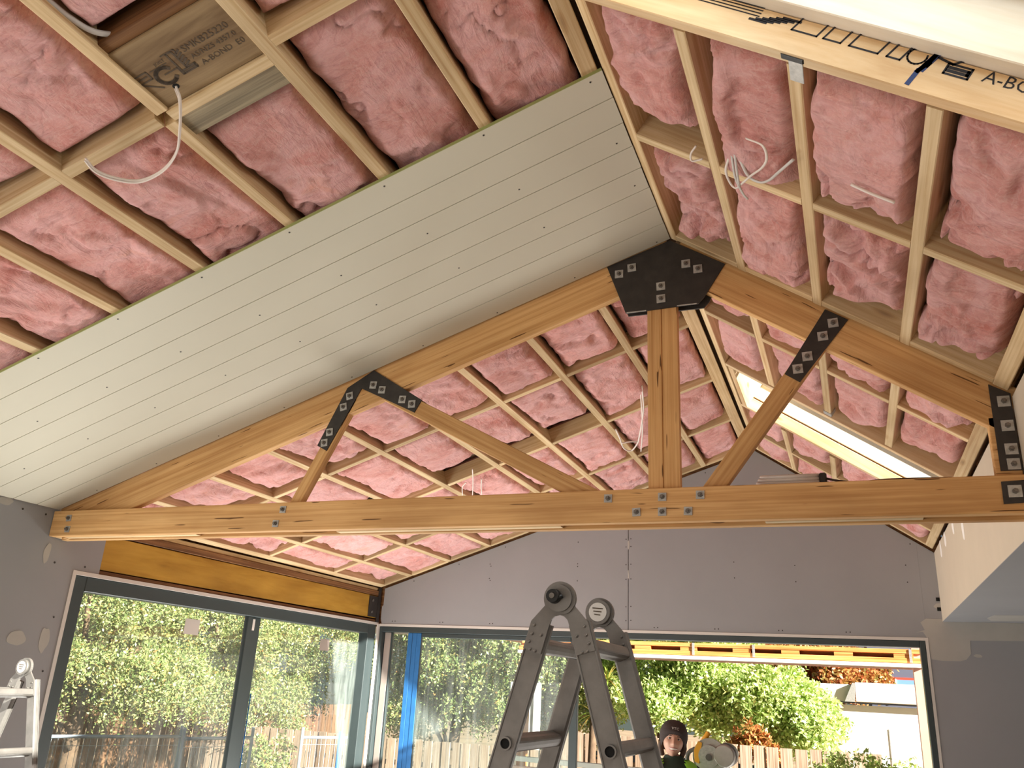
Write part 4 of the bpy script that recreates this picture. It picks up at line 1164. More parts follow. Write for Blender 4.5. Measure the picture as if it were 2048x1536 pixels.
# ------------------------------------------------------------------ folding ladders
def ladder(label, hx, hy, hz, width, spacing, w=0.056):
    """A-frame ladder: rungs run along y from hy to hy + width, hinge axis at (hx, hz)"""
    t = thing('folding_ladder', label, 'ladder', (hx, hy + width / 2, 0), None)
    th = 0.025
    dirs = {}
    for side in (-1, 1):
        tilt = math.radians(16.0)
        d = Vector((side * math.sin(tilt), 0, -math.cos(tilt)))
        q = Vector((math.cos(tilt), 0, side * math.sin(tilt)))
        start = Vector((hx + side * 0.033, 0, hz)) + d * 0.062
        dirs[side] = (d, q, start)
        Ls = (start.z - 0.03) / math.cos(tilt)
        for near in (True, False):
            y0 = hy if near else hy + width - th
            a = start + Vector((0, y0, 0)); b = a + d * Ls
            st = board('stile', a, b, (0, 1, 0), w, th, M['alloy'], t, 0.006)
            # raised lips of the channel along both edges, outer face
            sgn = -1 if near else 1
            yy = (y0 - 0.002) if near else (y0 + th - 0.002)
            for e in (-1, 1):
                board('edge_lip', a + q * e * (w / 2 - 0.003) + Vector((0, yy - y0, 0)), b + q * e * (w / 2 - 0.003) + Vector((0, yy - y0, 0)), (0, 1, 0), 0.005, 0.004, M['alloy'], st, 0.001)
            fb = b + d * 0.0
            bx = board('foot', fb - d * 0.03, fb + d * 0.025, (0, 1, 0), w + 0.01, th + 0.012, M['black'], t, 0.006)
            bx.matrix_basis = Matrix.Translation((0, -0.006, 0)) @ bx.matrix_basis
        k = 0
        while True:
            c = start + d * (0.058 + spacing * k)
            if c.z < 0.2: break
            # rung: fluted D-shaped tube
            pr = []
            for a_ in range(20):
                t_ = 2 * math.pi * a_ / 20
                rx, rz = 0.024, 0.018
                kx = abs(math.cos(t_)) ** 0.55 * math.copysign(1, math.cos(t_)) * rx
                kz = abs(math.sin(t_)) ** 0.55 * math.copysign(1, math.sin(t_)) * rz
                if a_ % 2 == 1 and abs(math.cos(t_)) < 0.8: kz *= 0.90
                pr.append((kx, kz))
            ang = side * math.radians(4)
            v, f = prism_geo(pr, 0, width - 2 * th)
            M4 = frame_m(c + Vector((0, hy + th, 0)), (math.cos(ang + side * .3), 0, math.sin(ang + side * .3)), (-math.sin(ang + side * .3), 0, math.cos(ang + side * .3)), (0, -1, 0))
            M4 = M4 @ Matrix.Scale(-1, 4, (0, 0, 1)) @ Matrix.Scale(-1, 4, (1, 0, 0))
            rg = mesh_obj('rung', v, f, M['alloy'], t, M4)
            for near in (True, False):
                yy = hy - 0.0015 if near else hy + width + 0.0015
                s_ = -1 if near else 1
                ring = []
                n = 18
                Vr = []; Fr = []
                for i in range(n):
                    a_ = 2 * math.pi * i / n
                    for (rr, dd) in ((0.0165, 0.0), (0.0165, 0.004), (0.0125, 0.004), (0.0125, 0.0)):
                        Vr.append((rr * math.cos(a_), s_ * dd, rr * math.sin(a_)))
                for i in range(n):
                    for j in range(4):
                        Fr.append((i * 4 + j, i * 4 + (j + 1) % 4, ((i + 1) % n) * 4 + (j + 1) % 4, ((i + 1) % n) * 4 + j))
                if not near: Fr = [tuple(reversed(q_)) for q_ in Fr]
                mesh_obj('rung_ring', Vr, Fr, M['alloy'], rg, Matrix.Translation(c + Vector((0, yy, 0))))
                cyl('rung_hole', c + Vector((0, yy - 0.0005 if near else yy - 0.0005, 0)), c + Vector((0, yy + 0.001, 0)), 0.0128, M['hole'], rg, 14)
            k += 1
    for near in (True, False):
        yo = hy - 0.004 if near else hy + width - th - 0.002
        hg = bpy.data.objects.new('hinge', None); put(hg, Matrix.Translation((hx, yo, hz)), t)
        for side in (-1, 1):
            d, q, start = dirs[side]
            R = 0.043
            pts = []
            base = math.atan2(d.z, d.x)
            a0 = base + (math.pi / 2) * 1.05; a1 = base - (math.pi / 2) * 1.05
            # rounded head about the hinge axis, straight shank inside the stile
            for i in range(15):
                a_ = base + math.radians(100) + (math.radians(160)) * i / 14
                pts.append((hx + R * math.cos(a_), hz + R * math.sin(a_)))
            e0 = start + d * 0.075
            wi = w / 2 - 0.003
            corner = [e0 - q * wi, e0 + q * wi]
            s_in = start + d * 0.005
            # q points outwards-up for the right arm and inwards for the left one
            inn = 1 if side == -1 else -1
            T = (hx, hz - 0.041)
            pin0 = s_in + q * wi * inn; pin1 = e0 + q * wi * inn; pout1 = e0 - q * wi * inn; pout0 = s_in - q * wi * inn
            arch = [(hx + side * 0.012, hz - 0.0445), (hx + side * 0.021, hz - 0.053)]
            arc_ = []
            for i in range(22):
                a_ = math.radians(205 - 265 * i / 21)
                arc_.append((hx - side * R * math.cos(a_) * -1 if False else hx + (R * math.cos(a_) if side == -1 else -R * math.cos(a_)), hz + R * math.sin(a_)))
            hull = [T] + arch + [(p.x, p.z) for p in (pin0, pin1, pout1, pout0)] + arc_
            oy_ = 0.0 if side == 1 else -0.006
            if near: ya, yb = hy - 0.006 + oy_, hy - 0.0005 + (0 if side == 1 else -0.004)
            else: ya, yb = hy + width - th - 0.008 + oy_, hy + width - th - 0.0005
            xz_prism('hinge_arm', hull, ya, yb, M['alloy'], hg)
            rv = []
            for (al, la) in [(0.012, .6), (0.030, -.55), (0.034, .55), (0.055, .62), (0.072, -.4), (0.072, .25)]:
                c = start + d * al + q * (la * w / 2 * 0.8) * (-1 if side == -1 else 1)
                bm = bmesh.new(); bmesh.ops.create_uvsphere(bm, u_segments=8, v_segments=5, radius=0.0042)
                vv = [tuple(p.co + Vector((c.x, ya, c.z))) for p in bm.verts]; ff = [tuple(x.index for x in fc.verts) for fc in bm.faces]
                bm.free(); rv.append((vv, ff))
            ro = mesh_obj('rivets', *merge(rv), M['nut'], hg); ro['kind'] = 'stuff'
        if near:
            ya = hy - 0.012
            cyl('hinge_disc', (hx, ya - 0.006, hz), (hx, ya, hz), 0.034, M['alloy'], hg, 28)
            cyl('lock_knob', (hx - 0.012, ya - 0.026, hz + 0.004), (hx - 0.012, ya - 0.004, hz + 0.004), 0.0165, M['black'], hg, 20, 0.019)
            cyl('knob_button', (hx - 0.012, ya - 0.030, hz + 0.004), (hx - 0.012, ya - 0.025, hz + 0.004), 0.007, M['nut'], hg, 12)
            cyl('knob_lever', (hx - 0.004, ya - 0.016, hz - 0.004), (hx + 0.012, ya - 0.014, hz + 0.006), 0.006, M['black'], hg, 8)
        else:
            ya = hy + width - th - 0.015
            cyl('hinge_disc', (hx, ya - 0.016, hz), (hx, ya, hz), 0.036, M['alloy'], hg, 28)
            cyl('disc_label', (hx, ya - 0.0175, hz), (hx, ya - 0.0160, hz), 0.027, M['trim_white'], hg, 24)
            for j in range(3):
                zz = hz + 0.010 - 0.009 * j
                xz_prism('disc_label_print', [(hx - .016 + .003 * j, zz), (hx + .016 - .004 * j, zz - .002), (hx + .016 - .004 * j, zz + .001), (hx - .016 + .003 * j, zz + .003)], ya - 0.0182, ya - 0.0176, M['ink'], hg)
    return t


ladder('grey aluminium folding ladder standing in the middle before the far door', -0.693, 2.10, 2.120, 0.405, 0.248)
ladder('sunlit white-looking aluminium ladder at far left against the grey wall', -3.745, 2.735, 1.872, 0.405, 0.262)

# ------------------------------------------------------------------ outside: verandah, fences, buildings
vf = thing('verandah_frame', 'orange pine verandah beam and posts outside the far opening', 'verandah', (-1.4, 9.05, 2.3))
board('beam_plank', (-3.45, 9.02, 2.400), (0.60, 9.02, 2.400), (0, 1, 0), 0.040, 0.09, M['orange_pine'], vf)
board('beam_plank', (-3.45, 9.02, 2.318), (0.60, 9.02, 2.318), (0, 1, 0), 0.045, 0.09, M['orange_pine'], vf)
for k, x in enumerate([-3.2, -2.75, -2.33, -2.06, -1.58, -1.05, -0.58, -0.09, 0.44]):
    board('spacer_block', (x - 0.085, 9.025, 2.360), (x + 0.085, 9.025, 2.360), (0, 1, 0), 0.038, 0.08, M['orange_pine'], vf)
box('back_board', (-3.45, 9.11, 2.335), (0.60, 9.13, 2.385), M['brown_plate'], vf)
for x in (-1.53, -0.93, 0.50, -2.60):
    box('strap', (x - 0.012, 9.012, 2.300), (x + 0.012, 9.018, 2.420), M['galv'], vf)
board('fascia', (-3.45, 8.985, 2.272), (0.60, 8.985, 2.272), (0, 1, 0), 0.036, 0.10, M['white_paint'], vf)
board('lower_lip', (-3.45, 9.10, 2.248), (0.60, 9.10, 2.248), (0, 1, 0), 0.014, 0.05, M['pink_primer'], vf)
board('post', (0.548, 9.04, -0.5), (0.548, 9.04, 2.44), (0, 1, 0), 0.075, 0.08, M['pink_primer'], vf)
board('post', (-3.385, 9.04, -0.5), (-3.385, 9.04, 2.44), (0, 1, 0), 0.10, 0.08, M['orange_pine'], vf)
board('side_beam', (-3.40, 7.62, 2.36), (-3.40, 9.04, 2.36), (0, 0, 1), 0.045, 0.10, M['orange_pine'], vf)
sf = box('soffit', (-5.1, 7.58, 2.40), (-3.44, 8.75, 2.44), M['white_paint']); sf['kind'] = 'structure'; sf.name = 'ceiling_soffit'
sf.name = 'trim_1'; sf['label'] = 'white eave soffit outside the far glass'

def paling_fence(label, x0, x1, y, top, pitch, mat, group=None, base=-0.5, along='x', th=0.016, jitter=0.008):
    f = thing('paling_fence', label, 'fence', ((x0 + x1) / 2, y, base) if along == 'x' else (y, (x0 + x1) / 2, base), group)
    n = int((x1 - x0) / pitch)
    proto = None
    for i in range(n):
        c = x0 + pitch * (i + 0.5)
        w = pitch * 0.86
        h = top + random.uniform(-jitter, jitter)
        dz = 0.012 if i % 2 else 0.0
        if along == 'x':
            Mx = frame_m((c, y + dz, base + 0.03), (0, 0, 1), (1, 0, 0), (0, 1, 0))
        else:
            Mx = frame_m((y + dz, c, base + 0.03), (0, 0, 1), (0, 1, 0), (-1, 0, 0))
        if proto is None:
            v, ff = bar_geo(top - base - 0.03, w, th, 0.003)
            o = mesh_obj('paling', v, ff, mat, f, Mx); proto = o
        else:
            o = proto.copy(); W[o] = Mx; COL.objects.link(o)
            o.parent = f; o.matrix_parent_inverse = W[f].inverted()
        Mz = Mx @ Matrix.Diagonal((1 + (h - top) / (top - base), 1, 1, 1)) @ Matrix.Rotation(random.uniform(-.006, .006), 4, 'Z')
        o.matrix_basis = Mz
    for z in (base + 0.4, top - 0.35):
        if along == 'x': board('rail', (x0, y + 0.03, z), (x1, y + 0.03, z), (0, 1, 0), 0.07, 0.035, mat, f)
        else: board('rail', (y - 0.08, x0, z), (y - 0.08, x1, z), (1, 0, 0), 0.07, 0.035, mat, f)
    return f


paling_fence('sunlit pale grey paling fence behind the person and saw', -3.9, 0.35, 12.0, 1.342, 0.172, M['paling'])
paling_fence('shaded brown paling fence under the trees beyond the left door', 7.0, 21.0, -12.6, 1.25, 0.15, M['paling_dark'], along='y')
paling_fence('grey paling fence seen through the far dusty glass', -10.5, -4.1, 12.6, 1.05, 0.16, M['paling'])


def temp_panel(label, p0, p1, top, base, group):
    p0 = Vector(p0); p1 = Vector(p1)
    t = thing('temporary_fence_panel', label, 'fence panel', ((p0.x + p1.x) / 2, (p0.y + p1.y) / 2, base), group)
    d = (p1 - p0); L = d.length; d.normalize()
    for q in (p0, p1):
        cyl('frame_post', (q.x, q.y, base + .02), (q.x, q.y, top + 0.13), 0.021, M['zinc'], t, 10)
    cyl('frame_rail', (p0.x, p0.y, top), (p1.x, p1.y, top), 0.021, M['zinc'], t, 10)
    cyl('frame_rail', (p0.x, p0.y, base + .12), (p1.x, p1.y, base + .12), 0.019, M['zinc'], t, 10)
    g = []
    nw = int(L / 0.07)
    for i in range(1, nw):
        q = p0 + d * (L * i / nw)
        g.append(xf(cyl_geo(0.0028, base + .12, top, 5), Matrix.Translation((q.x, q.y, 0))))
    for z in np.arange(base + 0.3, top, 0.3):
        mq = d.to_track_quat('Z', 'Y').to_matrix().to_4x4(); mq.translation = (p0.x, p0.y, z)
        g.append(xf(cyl_geo(0.0028, 0, L, 5), mq))
    o = mesh_obj('wire_mesh', *merge(g), M['zinc'], t); o['kind'] = 'stuff'
    for q in (p0, p1):
        box('foot', (q.x - .1, q.y - .3, base), (q.x + .1, q.y + .3, base + .1), M['black'], t, 0.02)
    return t


TG = 'temporary fence panels in the side yard'
temp_panel('zinc temporary fence panel seen through the left pane of left door', (-8.75, 7.55, 0), (-8.02, 9.12, 0), 1.10, -0.5, TG)
temp_panel('zinc temporary fence panel crossing behind the dark door stiles', (-7.74, 8.85, 0), (-7.48, 9.85, 0), 1.10, -0.5, TG)
temp_panel('zinc temporary fence panel seen through the right pane of left door', (-7.28, 10.70, 0), (-6.86, 11.40, 0), 1.09, -0.5, TG)
ib = thing('blue_fence_bracket', 'blue upright post by the temporary fence in the right pane', 'post', (-6.55, 10.55, -0.5))
cyl('upright', (-6.55, 10.52, -0.5), (-6.55, 10.52, 1.22), 0.03, plain('blue_paint', srgb(60, 120, 200), 0.5), ib, 10)
box('foot', (-6.64, 10.4, -0.5), (-6.46, 10.65, -0.42), M['black'], ib, 0.02)

gb = thing('garage', 'white rendered garage with deep fascia behind the right shrub', 'building', (1.5, 17.0, -0.5))
box('wall', (-0.42, 16.15, -0.5), (5.5, 20.0, 1.90), M['white_wall'], gb)
box('wall_return', (-1.00, 16.9, -0.5), (-0.40, 20.0, 1.95), M['white_wall'], gb)
box('fascia', (-0.02, 16.02, 1.952), (5.5, 20.0, 2.262), M['white_paint'], gb, 0.01)
box('fascia', (-1.00, 16.06, 1.935), (-0.055, 20.0, 2.225), M['white_paint'], gb, 0.01)
xz_prism('gutter_end', [(-0.20, 1.95), (-0.04, 1.95), (-0.01, 2.25), (-0.06, 2.25)], 15.97, 16.10, M['galv'], gb)
box('soffit', (-0.42, 16.05, 1.925), (5.5, 16.2, 1.948), M['grey_paint'], gb)
box('panel_joint', (0.44, 16.142, -0.5), (0.455, 16.152, 1.55), M['galv'], gb)
hb = thing('neighbour_house', 'dark upper storey of a house above the white garage', 'building', (2.4, 28.0, -0.5))
box('wall', (0.36, 26.0, -0.5), (6.5, 33.0, 5.5), M['grey_paint'], hb)
wnd = box('window_frame', (0.80, 25.93, 2.05), (2.2, 26.0, 2.66), M['red_paint'], hb)
box('window_pane', (0.99, 25.92, 2.08), (2.1, 25.935, 2.60), plain('sky_blue_pane', srgb(120, 160, 206), 0.2), wnd)
box('window_mullion', (0.985, 25.90, 2.05), (1.02, 25.935, 2.62), M['white_paint'], wnd)
wp = thing('shed', 'small white shed wall seen between the ladder legs', 'building', (-4.5, 13.4, -0.5))
box('wall', (-5.2, 13.3, -0.5), (-4.78, 13.6, 1.98), M['white_wall'], wp)
box('corner_post', (-4.79, 13.28, -0.5), (-4.70, 13.36, 1.98), M['white_paint'], wp)
box('tap_box', (-5.02, 13.25, 1.25), (-4.88, 13.30, 1.36), M['grey_paint'], wp, 0.006)

hr = thing('handrail', 'white timber handrail outside, low behind the ladder', 'rail', (-2.6, 8.3, 0))
board('rail', (-3.3, 8.3, 1.228), (-1.45, 8.3, 1.205), (0, 0, 1), 0.07, 0.045, M['white_paint'], hr)
board('rail', (-3.3, 8.3, 1.150), (-1.45, 8.3, 1.127), (0, 0, 1), 0.07, 0.035, M['pink_primer'], hr)
for x in (-3.2, -2.75, -1.5):
    box('post', (x - .03, 8.28, -0.5), (x + .03, 8.34, 1.24), M['grey_paint'] if x == -2.75 else M['white_paint'], hr)

# ------------------------------------------------------------------ trees and shrubs
def foliage(name, blobs, n_spray, leaf, spray, seed, mat, parent, droop=0.6, leaflets=9):
    r = np.random.default_rng(seed)
    blobs = np.array(blobs, float)
    vol = blobs[:, 3] * blobs[:, 4] * blobs[:, 5]
    vol = vol ** (2 / 3)
    bi = r.choice(len(blobs), n_spray, p=vol / vol.sum())
    u = r.normal(size=(n_spray, 3)); u /= np.linalg.norm(u, axis=1)[:, None]
    # clumps on the shell of every blob, sprays scattered round the clumps
    K = 15
    su = r.normal(size=(len(blobs), K, 3)); su /= np.linalg.norm(su, axis=2)[:, :, None]
    su *= (r.uniform(0.3, 1.0, (len(blobs), K)) ** 0.5)[:, :, None]
    ki = r.integers(0, K, n_spray)
    off = r.normal(size=(n_spray, 3)) * 0.115
    c = blobs[bi, :3] + (su[bi, ki] + off) * blobs[bi, 3:6]
    u = off + 0.25 * su[bi, ki]; u /= np.linalg.norm(u, axis=1)[:, None] + 1e-9
    d = u * np.array([1, 1, 0.6]) + r.normal(size=(n_spray, 3)) * 0.55
    d[:, 2] -= droop * 0.6
    d /= np.linalg.norm(d, axis=1)[:, None]
    k = np.arange(leaflets)
    tt = (k + 0.5) / leaflets
    P = c[:, None, :] + d[:, None, :] * (tt * spray)[None, :, None]
    P[..., 2] -= (droop * spray * 0.6) * tt[None, :] ** 2
    n = n_spray * leaflets
    P = P.reshape(n, 3)
    D = np.repeat(d, leaflets, axis=0)
    sd = np.cross(D, r.normal(size=(n, 3))); sd /= np.linalg.norm(sd, axis=1)[:, None] + 1e-9
    ld = D * 0.55 + sd * np.where(np.tile(k, n_spray) % 2 == 0, 1, -1)[:, None] + r.normal(size=(n, 3)) * 0.25
    ld /= np.linalg.norm(ld, axis=1)[:, None]
    wd = np.cross(ld, r.normal(size=(n, 3))); wd /= np.linalg.norm(wd, axis=1)[:, None] + 1e-9
    l = leaf * r.uniform(0.7, 1.3, n)[:, None]
    V = np.stack([P, P + ld * l * 0.5 + wd * l * 0.24, P + ld * l, P + ld * l * 0.5 - wd * l * 0.24], axis=1)
    c0 = blobs[:, :3].mean(axis=0)
    V = (V - c0).reshape(-1, 3)
    me = bpy.data.meshes.new(name)
    me.vertices.add(n * 4); me.vertices.foreach_set('co', V.ravel())
    me.loops.add(n * 4); me.loops.foreach_set('vertex_index', np.arange(n * 4))
    me.polygons.add(n); me.polygons.foreach_set('loop_start', np.arange(n) * 4)
    me.materials.append(mat); me.update(calc_edges=True)
    o = bpy.data.objects.new(name, me)
    put(o, Matrix.Translation(Vector(c0)), parent)
    o['kind'] = 'stuff'
    return o


def tree(label, cat, base, blobs, n, leaf, spray, seed, mat, trunk_r=0.09, droop=0.6, group=None):
    t = thing('tree' if cat == 'tree' else 'shrub', label, cat, base, group)
    foliage('foliage', blobs, n, leaf, spray, seed, mat, t, droop)
    rr = random.Random(seed)
    b = Vector(base)
    top = Vector(np.mean(np.array(blobs)[:, :3], axis=0))
    mid = b.lerp(top, 0.5) + Vector((rr.uniform(-.15, .15), rr.uniform(-.15, .15), 0))
    tube('trunk', [b, mid, top], trunk_r, M['bark'], t, sub=4)
    for i, q in enumerate(blobs[:6]):
        s = b.lerp(top, 0.45 + 0.1 * (i % 4))
        e = Vector(q[:3])
        m = s.lerp(e, 0.5) + Vector((0, 0, 0.1))
        tube('branch', [s, m, e], trunk_r * 0.35, M['bark'], t, n=6, sub=4)
    return t


tree('olive green feathery tree filling the left pane of the left door', 'tree', (-11.0, 10.2, -0.5),
     [(-10.6, 8.2, 2.6, 1.0, 1.0, 0.8), (-10.4, 9.4, 2.9, 1.1, 1.0, 0.9), (-10.2, 10.4, 2.2, 0.9, 0.9, 0.8), (-10.4, 9.0, 1.8, 0.9, 1.1, 0.5), (-10.7, 10.6, 3.4, 1.2, 1.2, 0.8), (-10.5, 8.0, 1.6, 0.7, 0.7, 0.5), (-10.1, 11.0, 1.7, 0.6, 0.7, 0.5), (-9.6, 9.9, 1.75, 0.4, 0.5, 0.45)],
     12000, 0.055, 0.30, 1, M['leaf_olive'], 0.12)
tree('tall olive tree behind the door mullion and right pane of left door', 'tree', (-11.0, 13.6, -0.5),
     [(-10.4, 12.2, 2.7, 1.0, 1.0, 0.9), (-10.2, 13.4, 2.3, 1.0, 1.1, 0.9), (-10.3, 14.6, 2.9, 1.2, 1.1, 1.0), (-10.0, 12.6, 1.5, 0.8, 0.8, 0.5), (-10.2, 14.2, 1.4, 0.7, 0.9, 0.5), (-10.5, 13.2, 3.5, 1.3, 1.3, 0.8), (-10.2, 15.8, 2.6, 1.0, 1.0, 0.9), (-10.4, 11.8, 3.5, 0.9, 0.9, 0.8)],
     11000, 0.055, 0.30, 2, M['leaf_olive'], 0.12)
tree('dark leafy tree further back beyond the shaded fence at left', 'tree', (-15.5, 13.0, -0.5),
     [(-15.0, 10.5, 3.0, 1.6, 1.8, 1.6), (-15.0, 13.5, 3.2, 1.6, 2.0, 1.7), (-15.0, 16.5, 3.1, 1.6, 2.0, 1.7), (-15.0, 19.5, 3.1, 1.6, 2.0, 1.7), (-15.5, 12.0, 1.6, 1.5, 1.8, 1.0), (-15.5, 16.0, 1.6, 1.5, 2.0, 1.0), (-15.2, 15.0, 4.6, 1.6, 2.4, 1.3), (-15.2, 11.5, 4.5, 1.6, 2.4, 1.3), (-15.2, 18.5, 4.5, 1.6, 2.4, 1.3)],
     11000, 0.10, 0.42, 3, M['leaf_olive'], 0.16)
tree('low green shrub at the foot of the temporary fence', 'shrub', (-7.9, 10.6, -0.5), [(-7.9, 10.5, 0.45, 0.35, 0.4, 0.45), (-7.8, 10.7, 0.8, 0.25, 0.3, 0.3)], 420, 0.06, 0.2, 4, M['leaf_olive'], 0.02)
tree('yellowing tree seen through the dusty far glass', 'tree', (-6.9, 14.5, -0.5),
     [(-7.2, 14.2, 2.5, 0.8, 0.7, 0.7), (-6.4, 14.3, 2.7, 0.7, 0.7, 0.6), (-5.6, 14.4, 2.4, 0.7, 0.7, 0.7), (-6.2, 14.2, 1.7, 0.6, 0.6, 0.45), (-7.4, 14.4, 1.5, 0.4, 0.5, 0.4)],
     6500, 0.065, 0.32, 5, M['leaf_olive'], 0.10)
tree('grey green tree seen between the ladder and the dusty far glass', 'tree', (-4.9, 15.2, -0.5),
     [(-5.1, 15.0, 2.4, 0.7, 0.7, 0.7), (-4.4, 15.0, 2.5, 0.7, 0.7, 0.6), (-5.2, 15.0, 1.5, 0.55, 0.6, 0.5), (-4.5, 14.6, 1.5, 0.5, 0.5, 0.5)],
     5000, 0.06, 0.28, 6, M['leaf_olive'], 0.09)
tree('bright green tree above the sunlit fence behind the ladder', 'tree', (-3.0, 14.6, -0.5),
     [(-3.5, 14.4, 2.3, 0.7, 0.6, 0.6), (-2.7, 14.3, 2.5, 0.7, 0.6, 0.6), (-2.9, 14.2, 1.75, 0.7, 0.5, 0.4), (-2.1, 14.4, 2.2, 0.6, 0.6, 0.6), (-2.2, 14.3, 2.6, 0.6, 0.6, 0.5)],
     7000, 0.07, 0.28, 7, M['leaf_bright'], 0.08, 0.5)
tree('bright green tree above the fence between the person and garage', 'tree', (-1.2, 14.6, -0.5),
     [(-1.5, 14.3, 2.15, 0.55, 0.5, 0.5), (-1.1, 14.2, 1.8, 0.5, 0.45, 0.4), (-0.75, 14.2, 1.75, 0.42, 0.4, 0.40), (-0.62, 14.1, 1.45, 0.36, 0.35, 0.3), (-1.7, 14.3, 1.7, 0.5, 0.45, 0.25)],
     5200, 0.07, 0.26, 8, M['leaf_bright'], 0.07, 0.4)
tree('autumn red tree far behind the white garage', 'tree', (-0.8, 22.5, -0.5),
     [(-1.6, 22.0, 2.7, 0.9, 0.8, 0.6), (-0.6, 22.0, 2.75, 0.8, 0.8, 0.5), (0.1, 22.2, 2.45, 0.55, 0.6, 0.35)],
     2500, 0.11, 0.33, 9, M['leaf_autumn'], 0.12)
tree('small orange bush peeping over the sunlit fence', 'shrub', (-1.45, 12.8, -0.5), [(-1.42, 12.7, 1.42, 0.14, 0.14, 0.14), (-1.2, 12.7, 1.30, 0.12, 0.1, 0.1)], 170, 0.07, 0.14, 10, M['leaf_autumn'], 0.02)
tree('rounded green shrub before the white garage at lower right', 'shrub', (0.1, 8.75, -0.5),
     [(0.02, 8.7, 1.25, 0.24, 0.2, 0.24), (0.38, 8.8, 1.2, 0.18, 0.18, 0.24), (-0.3, 8.8, 1.22, 0.14, 0.15, 0.2), (0.1, 8.75, 0.7, 0.45, 0.3, 0.5)],
     1500, 0.045, 0.12, 11, M['leaf_bright'], 0.03, 0.3)

cd = thing('cordyline', 'spiky strap leaved plant with orange leaves behind the ladder', 'plant', (-3.25, 11.2, -0.5))
tube('stem', [(-3.25, 11.2, -0.5), (-3.24, 11.2, 0.6), (-3.2, 11.2, 1.6)], 0.05, M['bark'], cd, sub=4)
V = []; F = []
rr = random.Random(4)
for hx_, hz_, n_ in [(-3.2, 1.62, 46), (-3.02, 2.05, 40)]:
    for i in range(n_):
        az = rr.uniform(0, 6.28); el = rr.uniform(-0.5, 1.2); L = rr.uniform(0.28, 0.42)
        p = Vector((hx_, 11.2, hz_)); d = Vector((math.cos(az) * math.cos(el), math.sin(az) * math.cos(el), math.sin(el)))
        sd = d.cross(Vector((0, 0, 1))).normalized() * 0.016
        k = len(V)
        for j in range(5):
            t_ = j / 4; q = p + d * L * t_ - Vector((0, 0, 0.16 * t_ * t_)); wj = sd * (1 - t_) * (0.6 + t_)
            V += [tuple(q - wj), tuple(q + wj)]
        for j in range(4): F.append((k + 2 * j, k + 2 * j + 1, k + 2 * j + 3, k + 2 * j + 2))
st = mesh_obj('strap_leaves', V, F, M['leaf_palm'], cd); st['kind'] = 'stuff'

# ------------------------------------------------------------------ mitre saw on a stand
SX, SYY = -1.06, 6.95
ss = thing('saw_stand', 'folding saw stand just behind the person', 'stand', (SX, SYY, 0))
box('top', (SX - 0.42, SYY - 0.06, 0.98), (SX + 0.42, SYY + 0.06, 1.03), M['galv'], ss, 0.006)
for sx in (-1, 1):
    for sy in (-1, 1):
        cyl('leg', (SX + sx * 0.30, SYY + sy * 0.05, 1.0), (SX + sx * 0.42, SYY + sy * 0.28, 0.0), 0.016, M['black'], ss, 10)
ms = thing('mitre_saw', 'grey and yellow mitre saw standing on the folding stand', 'saw', (SX, SYY, 1.03))
M['saw_grey'] = plain('saw_casting', srgb(176, 172, 166), 0.45, 0.3, 0.08, 20)
M['saw_yellow'] = plain('saw_yellow', srgb(226, 160, 48), 0.5)
M['saw_dark'] = plain('saw_dark', srgb(92, 88, 86), 0.5)
cyl('turntable', (SX, SYY, 1.03), (SX, SYY, 1.10), 0.17, M['saw_grey'], ms, 28)
box('base', (SX - 0.26, SYY - 0.12, 1.03), (SX + 0.26, SYY + 0.12, 1.075), M['saw_yellow'], ms, 0.01)
box('fence', (SX - 0.26, SYY + 0.03, 1.08), (SX + 0.26, SYY + 0.055, 1.17), M['saw_grey'], ms, 0.004)
tube('arm', [(SX + 0.10, SYY + 0.13, 1.07), (SX + 0.11, SYY + 0.15, 1.25), (SX + 0.07, SYY + 0.08, 1.46)], 0.035, M['saw_dark'], ms)
# blade guard: rounded housing with the label side towards the room
gpts = [(SX - 0.008 + 0.118 * math.cos(math.radians(a)), 1.492 + 0.118 * math.sin(math.radians(a))) for a in range(-20, 205, 9)]
gpts += [(SX - 0.10, 1.40), (SX - 0.02, 1.37), (SX + 0.09, 1.40)]
gd = xz_prism('blade_guard', gpts, SYY - 0.06, SYY - 0.01, M['saw_grey'], ms)
cyl('guard_cap', (SX - 0.01, SYY - 0.072, 1.485), (SX - 0.01, SYY - 0.058, 1.485), 0.078, M['galv'], gd, 28)
cyl('guard_bolt', (SX - 0.01, SYY - 0.080, 1.478), (SX - 0.01, SYY - 0.070, 1.478), 0.024, M['saw_dark'], gd, 16)
v, f = cyl_geo(0.127, 0, 0.003, 48)
mesh_obj('blade', v, f, M['nut'], ms, frame_m((SX - 0.01, SYY - 0.035, 1.478), (1, 0, 0), (0, 0, -1), (0, 1, 0)))
cyl('motor', (SX + 0.10, SYY - 0.055, 1.495), (SX + 0.10, SYY + 0.13, 1.495), 0.085, M['saw_dark'], ms, 24)
cyl('motor_cap', (SX + 0.10, SYY - 0.075, 1.495), (SX + 0.10, SYY - 0.055, 1.495), 0.070, M['saw_grey'], ms, 24, 0.085)
xz_prism('yellow_cover', [(SX - 0.118, 1.44), (SX - 0.085, 1.43), (SX - 0.060, 1.575), (SX - 0.088, 1.585), (SX - 0.122, 1.52)], SYY - 0.066, SYY - 0.058, M['saw_yellow'], ms)
tube('handle', [(SX - 0.085, SYY - 0.03, 1.545), (SX - 0.045, SYY - 0.035, 1.60), (SX - 0.012, SYY - 0.035, 1.650)], 0.020, M['saw_yellow'], ms)
tube('handle_loop', [(SX - 0.118, SYY - 0.03, 1.53), (SX - 0.165, SYY - 0.03, 1.50), (SX - 0.180, SYY - 0.03, 1.45), (SX - 0.150, SYY - 0.03, 1.40)], 0.016, M['saw_dark'], ms)

